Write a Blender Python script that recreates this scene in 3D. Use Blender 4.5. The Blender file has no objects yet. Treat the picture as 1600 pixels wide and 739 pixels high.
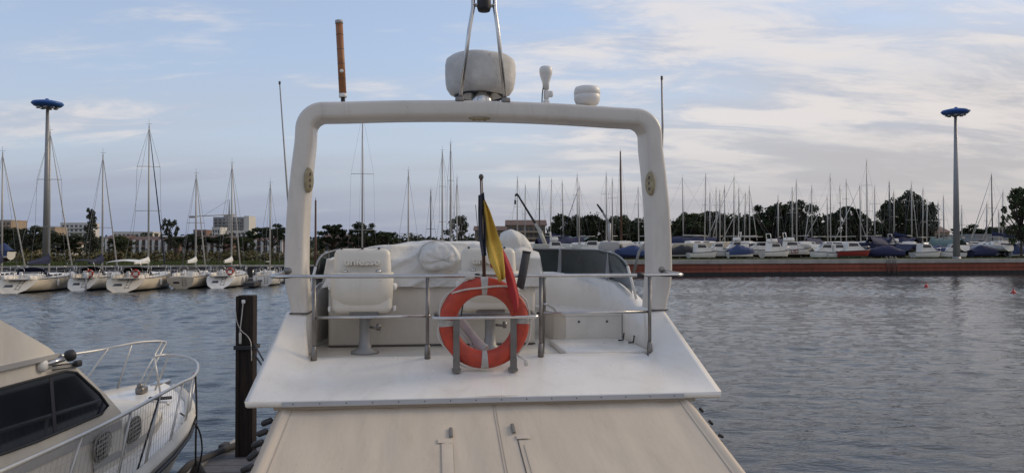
import bpy, bmesh, math, random
import numpy as np
from math import sin, cos, pi, radians, sqrt, atan2, exp
from mathutils import Vector, Matrix, noise as mnoise

# ------------------------------------------------------------------ camera, sky, sun, exposure
scene = bpy.context.scene
C = scene.collection
EYE = 3.7
FPX = 1200.0                    # focal length in photo pixels (photo is 1600 wide)
YHOR = 386.0                    # horizon row in the photo
PITCH = math.atan((YHOR - 369.5) / FPX)
cam_d = bpy.data.cameras.new('camera')
cam_d.sensor_width = 36.0
cam_d.lens = 36.0 * FPX / 1600.0
cam_d.clip_start = 0.05
cam_d.clip_end = 9000.0
cam = bpy.data.objects.new('camera', cam_d)
C.objects.link(cam)
cam.location = (0, 0, EYE)
cam.rotation_euler = (pi / 2 + PITCH, 0, 0)
scene.camera = cam

SUN_EL = radians(28)
SUN_AZ = radians(66)             # clockwise from +Y (the view direction): veiled, ahead and to the right
world = bpy.data.worlds.new('World')
scene.world = world
world.use_nodes = True
nt = world.node_tree
nt.nodes.clear()
def N(t, **kw):
    n = nt.nodes.new(t)
    for k, v in kw.items():
        setattr(n, k, v)
    return n
def Lk(a, b): nt.links.new(a, b)
def mth(op, a, b=None, clamp=False):
    n = N('ShaderNodeMath', operation=op); n.use_clamp = clamp
    for i, v in enumerate((a, b)):
        if v is None: continue
        if isinstance(v, (int, float)): n.inputs[i].default_value = v
        else: Lk(v, n.inputs[i])
    return n.outputs[0]
out = N('ShaderNodeOutputWorld')
sky = N('ShaderNodeTexSky', sky_type='NISHITA')
sky.sun_disc = False
sky.sun_elevation = SUN_EL
sky.sun_rotation = SUN_AZ
sky.air_density = 1.0
sky.dust_density = 0.6
sky.ozone_density = 1.6
tc = N('ShaderNodeTexCoord')
sep = N('ShaderNodeSeparateXYZ'); Lk(tc.outputs['Generated'], sep.inputs[0])
zc = mth('MAXIMUM', sep.outputs['Z'], 0.0)
zd = mth('ADD', zc, 0.20)
pu = mth('DIVIDE', sep.outputs['X'], zd)
pv = mth('DIVIDE', sep.outputs['Y'], zd)
comb = N('ShaderNodeCombineXYZ'); Lk(pu, comb.inputs[0]); Lk(pv, comb.inputs[1])
def cloudnoise(scale, rot, stretch, off, detail, rough, dist):
    mp = N('ShaderNodeMapping')
    mp.inputs['Rotation'].default_value = (0, 0, rot)
    mp.inputs['Scale'].default_value = (stretch[0], stretch[1], 1)
    mp.inputs['Location'].default_value = off
    Lk(comb.outputs[0], mp.inputs[0])
    nz = N('ShaderNodeTexNoise')
    nz.inputs['Scale'].default_value = scale
    nz.inputs['Detail'].default_value = detail
    nz.inputs['Roughness'].default_value = rough
    nz.inputs['Distortion'].default_value = dist
    Lk(mp.outputs[0], nz.inputs['Vector'])
    return nz.outputs['Fac']
def ramp(x, a, b, ca=(0, 0, 0, 1), cb=(1, 1, 1, 1)):
    r = N('ShaderNodeValToRGB')
    r.color_ramp.interpolation = 'EASE'
    r.color_ramp.elements[0].position = a; r.color_ramp.elements[0].color = ca
    r.color_ramp.elements[1].position = b; r.color_ramp.elements[1].color = cb
    Lk(x, r.inputs[0])
    return r.outputs[0]
n1 = cloudnoise(1.15, radians(32), (0.7, 1.4), (1.3, 0.7, 0), 8, 0.58, 0.30)
n2 = cloudnoise(3.4, radians(38), (0.6, 1.6), (7.7, 1.2, 0), 7, 0.62, 0.45)
n3 = cloudnoise(1.6, radians(8), (0.45, 1.5), (3.1, 8.8, 0), 5, 0.5, 0.2)
# a bank of broken cloud lies to the right of the view and thins out to the left
bank = mth('MULTIPLY', ramp(mth('ADD', mth('MULTIPLY', sep.outputs['X'], 0.5), 0.5), 0.40, 0.66), 0.14)
dens = mth('ADD', mth('ADD', mth('MULTIPLY', n1, 0.72), mth('MULTIPLY', n2, 0.36)), bank)
cov = ramp(dens, 0.545, 0.73)
# pale high veil over the blue
veil = N('ShaderNodeMixRGB'); veil.inputs[0].default_value = 0.40
skys = N('ShaderNodeMixRGB', blend_type='MULTIPLY'); skys.inputs[0].default_value = 1.0
Lk(sky.outputs[0], skys.inputs[1]); skys.inputs[2].default_value = (0.125, 0.125, 0.125, 1)
Lk(skys.outputs[0], veil.inputs[1]); veil.inputs[2].default_value = (0.61, 0.695, 0.89, 1)
# low grey-violet stratus towards the horizon
lowf = ramp(mth('ADD', mth('SUBTRACT', sep.outputs['Z'], mth('MULTIPLY', mth('MAXIMUM', sep.outputs['X'], 0.0), 0.22)), mth('MULTIPLY', mth('SUBTRACT', n3, 0.5), 0.16)), 0.0, 0.27, (1, 1, 1, 1), (0, 0, 0, 1))
cloudcol = N('ShaderNodeMixRGB'); Lk(ramp(mth('ADD', mth('MULTIPLY', dens, 0.5), mth('MULTIPLY', n2, 0.5)), 0.47, 0.62), cloudcol.inputs[0])
cloudcol.inputs[1].default_value = (0.46, 0.485, 0.565, 1)
cloudcol.inputs[2].default_value = (0.76, 0.71, 0.685, 1)
lowl = N('ShaderNodeMixRGB'); Lk(ramp(sep.outputs['Z'], 0.0, 0.17), lowl.inputs[0])
lowl.inputs[1].default_value = (0.255, 0.30, 0.425, 1)
lowl.inputs[2].default_value = (0.465, 0.465, 0.515, 1)
lowr = N('ShaderNodeMixRGB'); Lk(ramp(sep.outputs['Z'], 0.0, 0.15), lowr.inputs[0])
lowr.inputs[1].default_value = (0.43, 0.405, 0.415, 1)
lowr.inputs[2].default_value = (0.475, 0.45, 0.452, 1)
lowcol = N('ShaderNodeMixRGB'); Lk(ramp(mth('ADD', mth('MULTIPLY', sep.outputs['X'], 0.5), 0.5), 0.28, 0.76), lowcol.inputs[0])
Lk(lowl.outputs[0], lowcol.inputs[1]); Lk(lowr.outputs[0], lowcol.inputs[2])
bg_sky = N('ShaderNodeBackground'); Lk(veil.outputs[0], bg_sky.inputs[0]); bg_sky.inputs[1].default_value = 1.0
bg_low = N('ShaderNodeBackground'); Lk(lowcol.outputs[0], bg_low.inputs[0]); bg_low.inputs[1].default_value = 1.0
bg_cl = N('ShaderNodeBackground'); Lk(cloudcol.outputs[0], bg_cl.inputs[0]); bg_cl.inputs[1].default_value = 1.0
mx1 = N('ShaderNodeMixShader'); Lk(mth('MULTIPLY', lowf, 0.93), mx1.inputs[0]); Lk(bg_sky.outputs[0], mx1.inputs[1]); Lk(bg_low.outputs[0], mx1.inputs[2])
covf = mth('MULTIPLY', cov, ramp(sep.outputs['Z'], 0.03, 0.16, (0.12, 0.12, 0.12, 1), (0.82, 0.82, 0.82, 1)))
mx2 = N('ShaderNodeMixShader'); Lk(covf, mx2.inputs[0]); Lk(mx1.outputs[0], mx2.inputs[1]); Lk(bg_cl.outputs[0], mx2.inputs[2])
Lk(mx2.outputs[0], out.inputs[0])

sun_d = bpy.data.lights.new('sun', 'SUN')
sun_d.energy = 1.5
sun_d.angle = radians(22)
sun_d.color = (1.0, 0.82, 0.58)
sun = bpy.data.objects.new('sun', sun_d)
C.objects.link(sun)
sdir = Vector((sin(SUN_AZ) * cos(SUN_EL), cos(SUN_AZ) * cos(SUN_EL), sin(SUN_EL)))
sun.rotation_euler = (-sdir).to_track_quat('-Z', 'Y').to_euler()
sun.location = sdir * 60

scene.render.engine = 'CYCLES'
scene.view_settings.view_transform = 'Standard'
scene.view_settings.look = 'None'
scene.view_settings.exposure = 0.12
scene.view_settings.gamma = 1.0
scene.view_settings.use_curve_mapping = False

R = random.Random(11)

# ------------------------------------------------------------------ materials
MATS = {}
def mat(name, col, rough=0.5, metal=0.0, var=0.0, vscale=3.0, col2=None, bump=0.0, bscale=40.0, spec=0.5, stretch=None, trans=0.0, detail=5):
    m = bpy.data.materials.new(name); m.use_nodes = True
    t = m.node_tree; b = t.nodes['Principled BSDF']
    b.inputs['Roughness'].default_value = rough
    b.inputs['Metallic'].default_value = metal
    b.inputs['Specular IOR Level'].default_value = spec
    if trans: b.inputs['Transmission Weight'].default_value = trans
    c = (*col, 1)
    co = t.nodes.new('ShaderNodeTexCoord')
    src = co.outputs['Object']
    if stretch:
        mp = t.nodes.new('ShaderNodeMapping'); mp.inputs['Scale'].default_value = stretch
        t.links.new(src, mp.inputs[0]); src = mp.outputs[0]
    if col2 or var:
        nz = t.nodes.new('ShaderNodeTexNoise'); nz.inputs['Scale'].default_value = vscale
        nz.inputs['Detail'].default_value = detail; nz.inputs['Roughness'].default_value = 0.6
        t.links.new(src, nz.inputs['Vector'])
        r = t.nodes.new('ShaderNodeValToRGB')
        r.color_ramp.elements[0].position = 0.36; r.color_ramp.elements[1].position = 0.66
        if col2 is None: col2 = tuple(x * (1 - var) for x in col)
        r.color_ramp.elements[0].color = (*col2, 1); r.color_ramp.elements[1].color = c
        t.links.new(nz.outputs['Fac'], r.inputs[0]); t.links.new(r.outputs[0], b.inputs['Base Color'])
    else:
        b.inputs['Base Color'].default_value = c
    if bump:
        nb = t.nodes.new('ShaderNodeTexNoise'); nb.inputs['Scale'].default_value = bscale; nb.inputs['Detail'].default_value = 4
        t.links.new(src, nb.inputs['Vector'])
        bp = t.nodes.new('ShaderNodeBump'); bp.inputs['Strength'].default_value = bump; bp.inputs['Distance'].default_value = 0.02
        t.links.new(nb.outputs['Fac'], bp.inputs['Height']); t.links.new(bp.outputs[0], b.inputs['Normal'])
    MATS[name] = m
    return m
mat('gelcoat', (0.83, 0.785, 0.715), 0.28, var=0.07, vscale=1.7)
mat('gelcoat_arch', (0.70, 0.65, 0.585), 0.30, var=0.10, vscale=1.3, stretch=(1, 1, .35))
mat('gelcoat_cream', (0.70, 0.65, 0.57), 0.45, var=0.10, vscale=2.0)
mat('seat_shell', (0.72, 0.68, 0.60), 0.42, var=0.06, vscale=3)
mat('canvas_beige', (0.575, 0.49, 0.39), 0.85, col2=(0.525, 0.445, 0.35), vscale=1.6, stretch=(1.6, 0.45, 0.45), bump=0.2, bscale=7)
mat('canvas_hem', (0.58, 0.495, 0.40), 0.8, var=0.1, vscale=5)
mat('canvas_white', (0.72, 0.71, 0.68), 0.8, var=0.12, vscale=4, bump=0.3, bscale=25)
mat('canvas_grey', (0.66, 0.64, 0.61), 0.85, var=0.22, vscale=5, bump=0.35, bscale=22)
mat('steel', (0.62, 0.60, 0.58), 0.22, 1.0, var=0.2, vscale=8)
mat('steel_dull', (0.24, 0.225, 0.21), 0.36, 0.9, var=0.2, vscale=8)
mat('alu_strip', (0.52, 0.53, 0.56), 0.4, 0.5, var=0.08, vscale=5)
mat('screw', (0.16, 0.15, 0.14), 0.5, 0.6)
mat('seam_dark', (0.10, 0.09, 0.085), 0.8)
mat('seam_beige', (0.42, 0.36, 0.29), 0.9)
mat('buckle', (0.20, 0.185, 0.165), 0.5, var=0.2, vscale=30)
mat('ring_red', (0.54, 0.058, 0.024), 0.5, col2=(0.34, 0.038, 0.020), vscale=7, bump=0.15, bscale=18)
mat('ring_band', (0.50, 0.475, 0.44), 0.4, col2=(0.34, 0.32, 0.30), vscale=22)
mat('rope_white', (0.62, 0.58, 0.52), 0.9, var=0.25, vscale=40)
mat('rope_dark', (0.035, 0.035, 0.04), 0.9)
mat('rubber_black', (0.022, 0.022, 0.025), 0.6)
mat('foam_grip', (0.065, 0.065, 0.065), 0.8, var=0.2, vscale=20)
mat('flag_black', (0.028, 0.028, 0.04), 0.8)
mat('flag_yellow', (0.58, 0.36, 0.05), 0.8, var=0.12, vscale=9)
mat('flag_red', (0.40, 0.028, 0.030), 0.8, var=0.12, vscale=9)
mat('tinted_glass', (0.014, 0.024, 0.028), 0.05, col2=(0.028, 0.042, 0.046), vscale=2.5, spec=0.6)
mat('dark_window', (0.022, 0.026, 0.034), 0.06, spec=0.7, col2=(0.012, 0.014, 0.019), vscale=1.8)
mat('vinyl_tan', (0.33, 0.14, 0.055), 0.55, col2=(0.25, 0.095, 0.035), vscale=9, stretch=(1, 1, 2))
mat('plastic_white', (0.74, 0.72, 0.69), 0.4, var=0.06, vscale=6)
mat('plastic_grey', (0.38, 0.37, 0.36), 0.5)
mat('speaker', (0.40, 0.34, 0.22), 0.6, col2=(0.27, 0.22, 0.13), vscale=25)
mat('tube_mauve', (0.42, 0.36, 0.34), 0.6, var=0.15, vscale=9)
mat('pile_wood', (0.046, 0.033, 0.026), 0.9, spec=0.15, col2=(0.022, 0.019, 0.02), vscale=6, stretch=(4, 4, .4), bump=0.6, bscale=18)
mat('dock_deck', (0.15, 0.145, 0.15), 0.8, var=0.25, vscale=4, bump=0.3, bscale=40)
mat('dock_dark', (0.05, 0.048, 0.05), 0.9)
mat('hull_white', (0.74, 0.71, 0.65), 0.35, var=0.08, vscale=1.2)
mat('hull_cream', (0.68, 0.60, 0.48), 0.35, var=0.08, vscale=1.2)
mat('hull_navy', (0.02, 0.025, 0.07), 0.3)
mat('hull_red', (0.24, 0.025, 0.022), 0.4)
mat('antifoul', (0.05, 0.022, 0.020), 0.8)
mat('antifoul_blue', (0.02, 0.03, 0.07), 0.8)
mat('boot_dark', (0.02, 0.02, 0.03), 0.5)
mat('mast_alu', (0.40, 0.385, 0.36), 0.45, 0.25)
mat('mast_wood', (0.10, 0.045, 0.025), 0.6, var=0.2, vscale=5)
mat('mast_dark', (0.06, 0.058, 0.06), 0.5)
mat('wire', (0.22, 0.22, 0.23), 0.5, 0.3)
mat('furl_white', (0.55, 0.53, 0.50), 0.8)
mat('furl_navy', (0.03, 0.035, 0.07), 0.8)
mat('tarp_navy', (0.018, 0.022, 0.065), 0.85, var=0.2, vscale=4)
mat('tarp_blue', (0.03, 0.052, 0.135), 0.8, var=0.2, vscale=4)
mat('tarp_pale', (0.22, 0.24, 0.30), 0.8, var=0.15, vscale=4)
mat('tarp_green', (0.16, 0.22, 0.20), 0.8, var=0.2, vscale=4)
mat('tarp_black', (0.02, 0.02, 0.025), 0.85)
mat('lamp_blue', (0.030, 0.11, 0.36), 0.4, var=0.1, vscale=2)
mat('pole_grey', (0.30, 0.295, 0.29), 0.5, 0.4, var=0.1, vscale=.6)
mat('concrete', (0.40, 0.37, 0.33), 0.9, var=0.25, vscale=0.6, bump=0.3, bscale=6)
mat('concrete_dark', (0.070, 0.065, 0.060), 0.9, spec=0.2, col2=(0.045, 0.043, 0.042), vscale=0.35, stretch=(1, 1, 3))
mat('rust_pile', (0.30, 0.095, 0.062), 0.85, spec=0.2, col2=(0.20, 0.066, 0.046), vscale=0.16, stretch=(1, 1, 2.5), detail=8)
mat('weed', (0.014, 0.014, 0.014), 0.7)
mat('buoy_red', (0.45, 0.03, 0.03), 0.5)
mat('roof_red', (0.135, 0.080, 0.064), 0.85, var=0.2, vscale=.6)
mat('wall_white', (0.58, 0.56, 0.53), 0.85, var=0.1, vscale=.3)
mat('wall_tan', (0.34, 0.26, 0.19), 0.85, var=0.12, vscale=.3)
mat('wall_pink', (0.20, 0.125, 0.10), 0.85, var=0.12, vscale=.3)
mat('wall_grey', (0.29, 0.285, 0.29), 0.85, var=0.12, vscale=.3)
mat('wall_brown', (0.20, 0.155, 0.115), 0.85, var=0.15, vscale=.3)
mat('window_dark', (0.05, 0.055, 0.065), 0.3)
mat('bark', (0.055, 0.042, 0.032), 0.9)
mat('bark_dark', (0.03, 0.026, 0.022), 0.9)
mat('crane_black', (0.020, 0.020, 0.022), 0.6)
mat('crane_pale', (0.46, 0.44, 0.38), 0.6)
mat('net_white', (0.42, 0.40, 0.37), 0.8)
mat('rail_pale', (0.55, 0.54, 0.52), 0.35, 0.4, var=0.1, vscale=6)
def leafmat(name, c1, c2, vs=0.5):
    m = mat(name, c1, 0.75, col2=c2, vscale=vs, spec=0.15)
    t = m.node_tree; b = t.nodes['Principled BSDF']
    src = b.inputs['Base Color'].links[0].from_socket
    ge = t.nodes.new('ShaderNodeNewGeometry'); hs = t.nodes.new('ShaderNodeHueSaturation')
    mr = t.nodes.new('ShaderNodeMapRange'); mr.inputs['To Min'].default_value = 0.55; mr.inputs['To Max'].default_value = 1.75
    t.links.new(ge.outputs['Random Per Island'], mr.inputs['Value']); t.links.new(mr.outputs[0], hs.inputs['Value'])
    mh = t.nodes.new('ShaderNodeMapRange'); mh.inputs['To Min'].default_value = 0.47; mh.inputs['To Max'].default_value = 0.52
    t.links.new(ge.outputs['Random Per Island'], mh.inputs['Value']); t.links.new(mh.outputs[0], hs.inputs['Hue'])
    t.links.new(src, hs.inputs['Color']); t.links.new(hs.outputs[0], b.inputs['Base Color'])
    return m
leafmat('leaf_dark', (0.036, 0.045, 0.021), (0.019, 0.026, 0.014))
leafmat('leaf_mid', (0.066, 0.078, 0.034), (0.036, 0.047, 0.022))
leafmat('leaf_grey', (0.060, 0.066, 0.044), (0.036, 0.042, 0.030))
leafmat('leaf_pine', (0.030, 0.042, 0.020), (0.018, 0.026, 0.014))
leafmat('scrub', (0.095, 0.078, 0.036), (0.048, 0.046, 0.020), 0.25)
leafmat('grass_blade', (0.098, 0.112, 0.036), (0.066, 0.080, 0.028), 0.2)

# weathering on the light mouldings and canvas: rain streaks, smudges and specks
def grime(name, amt, col, sc=(2.2, 2.2, .5), speck=True):
    m = MATS[name]; t = m.node_tree; b = t.nodes['Principled BSDF']
    src = b.inputs['Base Color'].links[0].from_socket
    co = t.nodes.new('ShaderNodeTexCoord'); mp = t.nodes.new('ShaderNodeMapping'); mp.inputs['Scale'].default_value = sc
    t.links.new(co.outputs['Object'], mp.inputs[0])
    n = t.nodes.new('ShaderNodeTexNoise'); n.inputs['Scale'].default_value = 2.3; n.inputs['Detail'].default_value = 9; n.inputs['Roughness'].default_value = .72; n.inputs['Distortion'].default_value = .7
    t.links.new(mp.outputs[0], n.inputs['Vector'])
    r = t.nodes.new('ShaderNodeValToRGB'); r.color_ramp.elements[0].position = .50; r.color_ramp.elements[1].position = .78
    r.color_ramp.elements[0].color = (0, 0, 0, 1); r.color_ramp.elements[1].color = (amt, amt, amt, 1)
    t.links.new(n.outputs['Fac'], r.inputs[0])
    mx = t.nodes.new('ShaderNodeMixRGB'); mx.inputs[2].default_value = (*col, 1)
    t.links.new(r.outputs[0], mx.inputs[0]); t.links.new(src, mx.inputs[1])
    o = mx.outputs[0]
    if speck:
        v = t.nodes.new('ShaderNodeTexNoise'); v.inputs['Scale'].default_value = 38; v.inputs['Detail'].default_value = 2
        t.links.new(co.outputs['Object'], v.inputs['Vector'])
        r2 = t.nodes.new('ShaderNodeValToRGB'); r2.color_ramp.elements[0].position = .72; r2.color_ramp.elements[1].position = .80
        r2.color_ramp.elements[0].color = (0, 0, 0, 1); r2.color_ramp.elements[1].color = (.5, .5, .5, 1)
        t.links.new(v.outputs['Fac'], r2.inputs[0])
        m2 = t.nodes.new('ShaderNodeMixRGB'); m2.inputs[2].default_value = (col[0] * .6, col[1] * .55, col[2] * .5, 1)
        t.links.new(r2.outputs[0], m2.inputs[0]); t.links.new(o, m2.inputs[1]); o = m2.outputs[0]
    t.links.new(o, b.inputs['Base Color'])
    rr = t.nodes.new('ShaderNodeMapRange'); rr.inputs['To Min'].default_value = b.inputs['Roughness'].default_value * .75; rr.inputs['To Max'].default_value = min(1, b.inputs['Roughness'].default_value * 1.35)
    t.links.new(n.outputs['Fac'], rr.inputs['Value']); t.links.new(rr.outputs[0], b.inputs['Roughness'])
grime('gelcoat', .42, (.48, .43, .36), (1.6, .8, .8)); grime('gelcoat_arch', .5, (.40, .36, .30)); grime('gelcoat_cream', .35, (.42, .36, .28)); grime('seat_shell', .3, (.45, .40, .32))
grime('canvas_beige', .42, (.36, .29, .22), (2.4, .45, .45)); grime('canvas_white', .35, (.42, .39, .34), (1.5, 1.5, 1.5), False); grime('canvas_grey', .4, (.33, .31, .28), (1.5, 1.5, .8), False)
grime('hull_white', .35, (.46, .40, .31), (1.2, 1.2, .5), False); grime('ring_red', .4, (.25, .045, .03), (3, 3, 3)); grime('rust_pile', .6, (.10, .05, .038), (.35, .35, .12), False); grime('concrete', .5, (.16, .15, .13), (.4, .4, .4), False)

# water
m = bpy.data.materials.new('water'); m.use_nodes = True; MATS['water'] = m
t = m.node_tree; b = t.nodes['Principled BSDF']
b.inputs['Base Color'].default_value = (0.018, 0.025, 0.030, 1)
b.inputs['Roughness'].default_value = 0.05
b.inputs['IOR'].default_value = 1.33
co = t.nodes.new('ShaderNodeTexCoord')
def wnoise(scale, st, rot, det, dist=0.0):
    mp = t.nodes.new('ShaderNodeMapping'); mp.inputs['Scale'].default_value = st; mp.inputs['Rotation'].default_value = (0, 0, rot)
    t.links.new(co.outputs['Object'], mp.inputs[0])
    nz = t.nodes.new('ShaderNodeTexNoise'); nz.inputs['Scale'].default_value = scale
    nz.inputs['Detail'].default_value = det; nz.inputs['Roughness'].default_value = 0.55; nz.inputs['Distortion'].default_value = dist
    t.links.new(mp.outputs[0], nz.inputs['Vector'])
    return nz.outputs['Fac']
def wm(op, a, bb):
    n = t.nodes.new('ShaderNodeMath'); n.operation = op
    for i, v in enumerate((a, bb)):
        if isinstance(v, (int, float)): n.inputs[i].default_value = v
        else: t.links.new(v, n.inputs[i])
    return n.outputs[0]
hgt = wm('ADD', wm('ADD', wm('MULTIPLY', wnoise(3.1, (0.55, 1.35, 1), radians(8), 3, 0.6), 0.12),
                       wm('MULTIPLY', wnoise(8.5, (0.6, 1.25, 1), radians(-14), 3, 0.4), 0.045)),
          wm('MULTIPLY', wnoise(0.22, (0.6, 1.1, 1), radians(20), 2), 0.05))
patch = t.nodes.new('ShaderNodeMapRange'); patch.inputs['From Min'].default_value = .35; patch.inputs['From Max'].default_value = .65; patch.inputs['To Min'].default_value = .55; patch.inputs['To Max'].default_value = 1.25
t.links.new(wnoise(0.045, (0.5, 1.6, 1), radians(12), 3, 0.8), patch.inputs['Value'])
hgt = wm('MULTIPLY', hgt, patch.outputs[0])
bp = t.nodes.new('ShaderNodeBump'); bp.inputs['Strength'].default_value = 1.0; bp.inputs['Distance'].default_value = 0.27
t.links.new(hgt, bp.inputs['Height']); t.links.new(bp.outputs[0], b.inputs['Normal'])

# ground: grass near the quay on the left, gravelly hardstanding on the right
m = mat('ground', (0.085, 0.092, 0.036), 0.95, col2=(0.105, 0.095, 0.055), vscale=0.08)

# ------------------------------------------------------------------ mesh helpers
class MB:
    def __init__(s): s.v = []; s.f = []; s.sm = []
    def add(s, vs, fs, smooth=False):
        o = len(s.v); s.v += [tuple(p) for p in vs]
        for f in fs: s.f.append(tuple(i + o for i in f)); s.sm.append(smooth)
        return s
    def box(s, c, d, M=None):
        x, y, z = (k / 2 for k in d)
        vs = [Vector((sx * x, sy * y, sz * z)) for sz in (-1, 1) for sy in (-1, 1) for sx in (-1, 1)]
        if M is not None: vs = [M @ v for v in vs]
        vs = [v + Vector(c) for v in vs]
        return s.add(vs, [(0, 2, 3, 1), (4, 5, 7, 6), (0, 1, 5, 4), (2, 6, 7, 3), (0, 4, 6, 2), (1, 3, 7, 5)])
    def rbox(s, c, d, r, seg=3, M=None, smooth=True, taper=None):
        bm = bmesh.new(); bmesh.ops.create_cube(bm, size=1.0)
        for v in bm.verts:
            v.co = Vector((v.co.x * d[0], v.co.y * d[1], v.co.z * d[2]))
            if taper and v.co.z > 0: v.co.x *= taper[0]; v.co.y *= taper[1]
        bmesh.ops.bevel(bm, geom=list(bm.edges), offset=r, segments=seg, profile=0.5, affect='EDGES')
        bm.verts.index_update()
        vs = [v.co.copy() for v in bm.verts]
        fs = [[v.index for v in f.verts] for f in bm.faces]
        bm.free()
        if M is not None: vs = [M @ v for v in vs]
        return s.add([v + Vector(c) for v in vs], fs, smooth)
    def tube(s, pts, r, n=8, closed=False, cap=True, smooth=True, ry=None):
        pts = [Vector(p) for p in pts]
        m = len(pts)
        rr = r if isinstance(r, (list, tuple)) else [r] * m
        rings = []
        up0 = None
        for i, p in enumerate(pts):
            if closed: d = pts[(i + 1) % m] - pts[i - 1]
            elif i == 0: d = pts[1] - p
            elif i == m - 1: d = p - pts[i - 1]
            else: d = pts[i + 1] - pts[i - 1]
            if d.length < 1e-9: d = Vector((0, 0, 1))
            d.normalize()
            if up0 is None:
                up0 = Vector((0, 0, 1)) if abs(d.z) < 0.9 else Vector((1, 0, 0))
            a = d.cross(up0)
            if a.length < 1e-4: a = d.cross(Vector((0, 1, 0)))
            a.normalize(); bb = a.cross(d); bb.normalize(); up0 = bb
            rings.append([p + a * (cos(2 * pi * k / n) * rr[i]) + bb * (sin(2 * pi * k / n) * (ry if ry else rr[i])) for k in range(n)])
        vs = [v for rg in rings for v in rg]
        fs = []
        for i in range(m if closed else m - 1):
            j = (i + 1) % m
            for k in range(n):
                k2 = (k + 1) % n
                fs.append((i * n + k, i * n + k2, j * n + k2, j * n + k))
        s.add(vs, fs, smooth)
        if cap and not closed:
            o = len(s.v) - len(vs)
            s.f.append(tuple(o + k for k in range(n))[::-1]); s.sm.append(False)
            s.f.append(tuple(o + (m - 1) * n + k for k in range(n))); s.sm.append(False)
        return s
    def lathe(s, prof, c=(0, 0, 0), n=24, M=None, smooth=True, wob=None):
        vs = []
        for (r, z) in prof:
            for k in range(n):
                a = 2 * pi * k / n
                q = Vector((r * cos(a), r * sin(a), z))
                if wob: q = wob(q, a, r, z)
                vs.append(q)
        if M is not None: vs = [M @ v for v in vs]
        vs = [v + Vector(c) for v in vs]
        fs = []
        for i in range(len(prof) - 1):
            for k in range(n):
                k2 = (k + 1) % n
                fs.append((i * n + k, i * n + k2, (i + 1) * n + k2, (i + 1) * n + k))
        if prof[0][0] > 1e-6: fs.append(tuple(range(n))[::-1])
        if prof[-1][0] > 1e-6: fs.append(tuple((len(prof) - 1) * n + k for k in range(n)))
        return s.add(vs, fs, smooth)
    def prism(s, poly, ax, a, b, smooth=False):
        """poly of 2D points extruded along axis ax from a to b"""
        n = len(poly)
        def P(p, h):
            if ax == 0: return (h, p[0], p[1])
            if ax == 1: return (p[0], h, p[1])
            return (p[0], p[1], h)
        vs = [P(p, a) for p in poly] + [P(p, b) for p in poly]
        fs = [tuple(range(n))[::-1], tuple(range(n, 2 * n))]
        for i in range(n):
            j = (i + 1) % n
            fs.append((i, j, n + j, n + i))
        return s.add(vs, fs, smooth)
    def grid(s, P, smooth=True, close_u=False, close_v=False):
        nu, nv = len(P), len(P[0])
        vs = [p for row in P for p in row]
        fs = []
        for i in range(nu if close_u else nu - 1):
            i2 = (i + 1) % nu
            for j in range(nv if close_v else nv - 1):
                j2 = (j + 1) % nv
                fs.append((i * nv + j, i2 * nv + j, i2 * nv + j2, i * nv + j2))
        return s.add(vs, fs, smooth)
    def mesh(s, name, mt, fix=True, weld=False):
        me = bpy.data.meshes.new(name)
        me.from_pydata(s.v, [], s.f)
        if fix:
            bm = bmesh.new(); bm.from_mesh(me)
            if weld: bmesh.ops.remove_doubles(bm, verts=bm.verts, dist=.0015)
            bmesh.ops.recalc_face_normals(bm, faces=bm.faces)
            bm.to_mesh(me); bm.free()
        me.polygons.foreach_set('use_smooth', s.sm if len(me.polygons) == len(s.sm) else [True] * len(me.polygons))
        me.materials.append(MATS[mt] if isinstance(mt, str) else mt)
        me.update()
        return me
    def build(s, name, mt, parent=None, fix=True, loc=None, weld=False):
        return link(name, s.mesh(name, mt, fix, weld), parent, loc)
def link(name, me, parent=None, loc=None):
    o = bpy.data.objects.new(name, me)
    C.objects.link(o)
    if parent is not None: o.parent = parent
    if loc: o.location = loc
    return o
def tag(o, label, cat, group=None, kind=None):
    o['label'] = label; o['category'] = cat
    if group: o['group'] = group
    if kind: o['kind'] = kind
    return o
def empty(name, loc, rz, label, cat, group=None):
    o = bpy.data.objects.new(name, None)
    o.empty_display_size = 0.3
    C.objects.link(o); o.location = loc; o.rotation_euler = (0, 0, rz)
    return tag(o, label, cat, group)
def copy_tree(o, parent=None):
    c = o.copy(); C.objects.link(c); c.parent = parent
    for ch in list(o.children): copy_tree(ch, c)
    return c
def structure(o): o['kind'] = 'structure'; return o
def smooth01(t): t = max(0.0, min(1.0, t)); return t * t * (3 - 2 * t)
def lerp(a, b, t): return a + (b - a) * t
def interp(xs, ys, x):
    if x <= xs[0]: return ys[0]
    for i in range(len(xs) - 1):
        if x <= xs[i + 1]:
            return lerp(ys[i], ys[i + 1], (x - xs[i]) / (xs[i + 1] - xs[i]))
    return ys[-1]
def smoothpath(pts, k=6):
    """Catmull-Rom through the points"""
    pts = [Vector(p) for p in pts]; o = []
    for i in range(len(pts) - 1):
        p0 = pts[max(i - 1, 0)]; p1 = pts[i]; p2 = pts[i + 1]; p3 = pts[min(i + 2, len(pts) - 1)]
        for j in range(k):
            u = j / k
            o.append(0.5 * ((2 * p1) + (p2 - p0) * u + (2 * p0 - 5 * p1 + 4 * p2 - p3) * u * u + (3 * p1 - p0 - 3 * p2 + p3) * u ** 3))
    o.append(pts[-1]); return o
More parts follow.
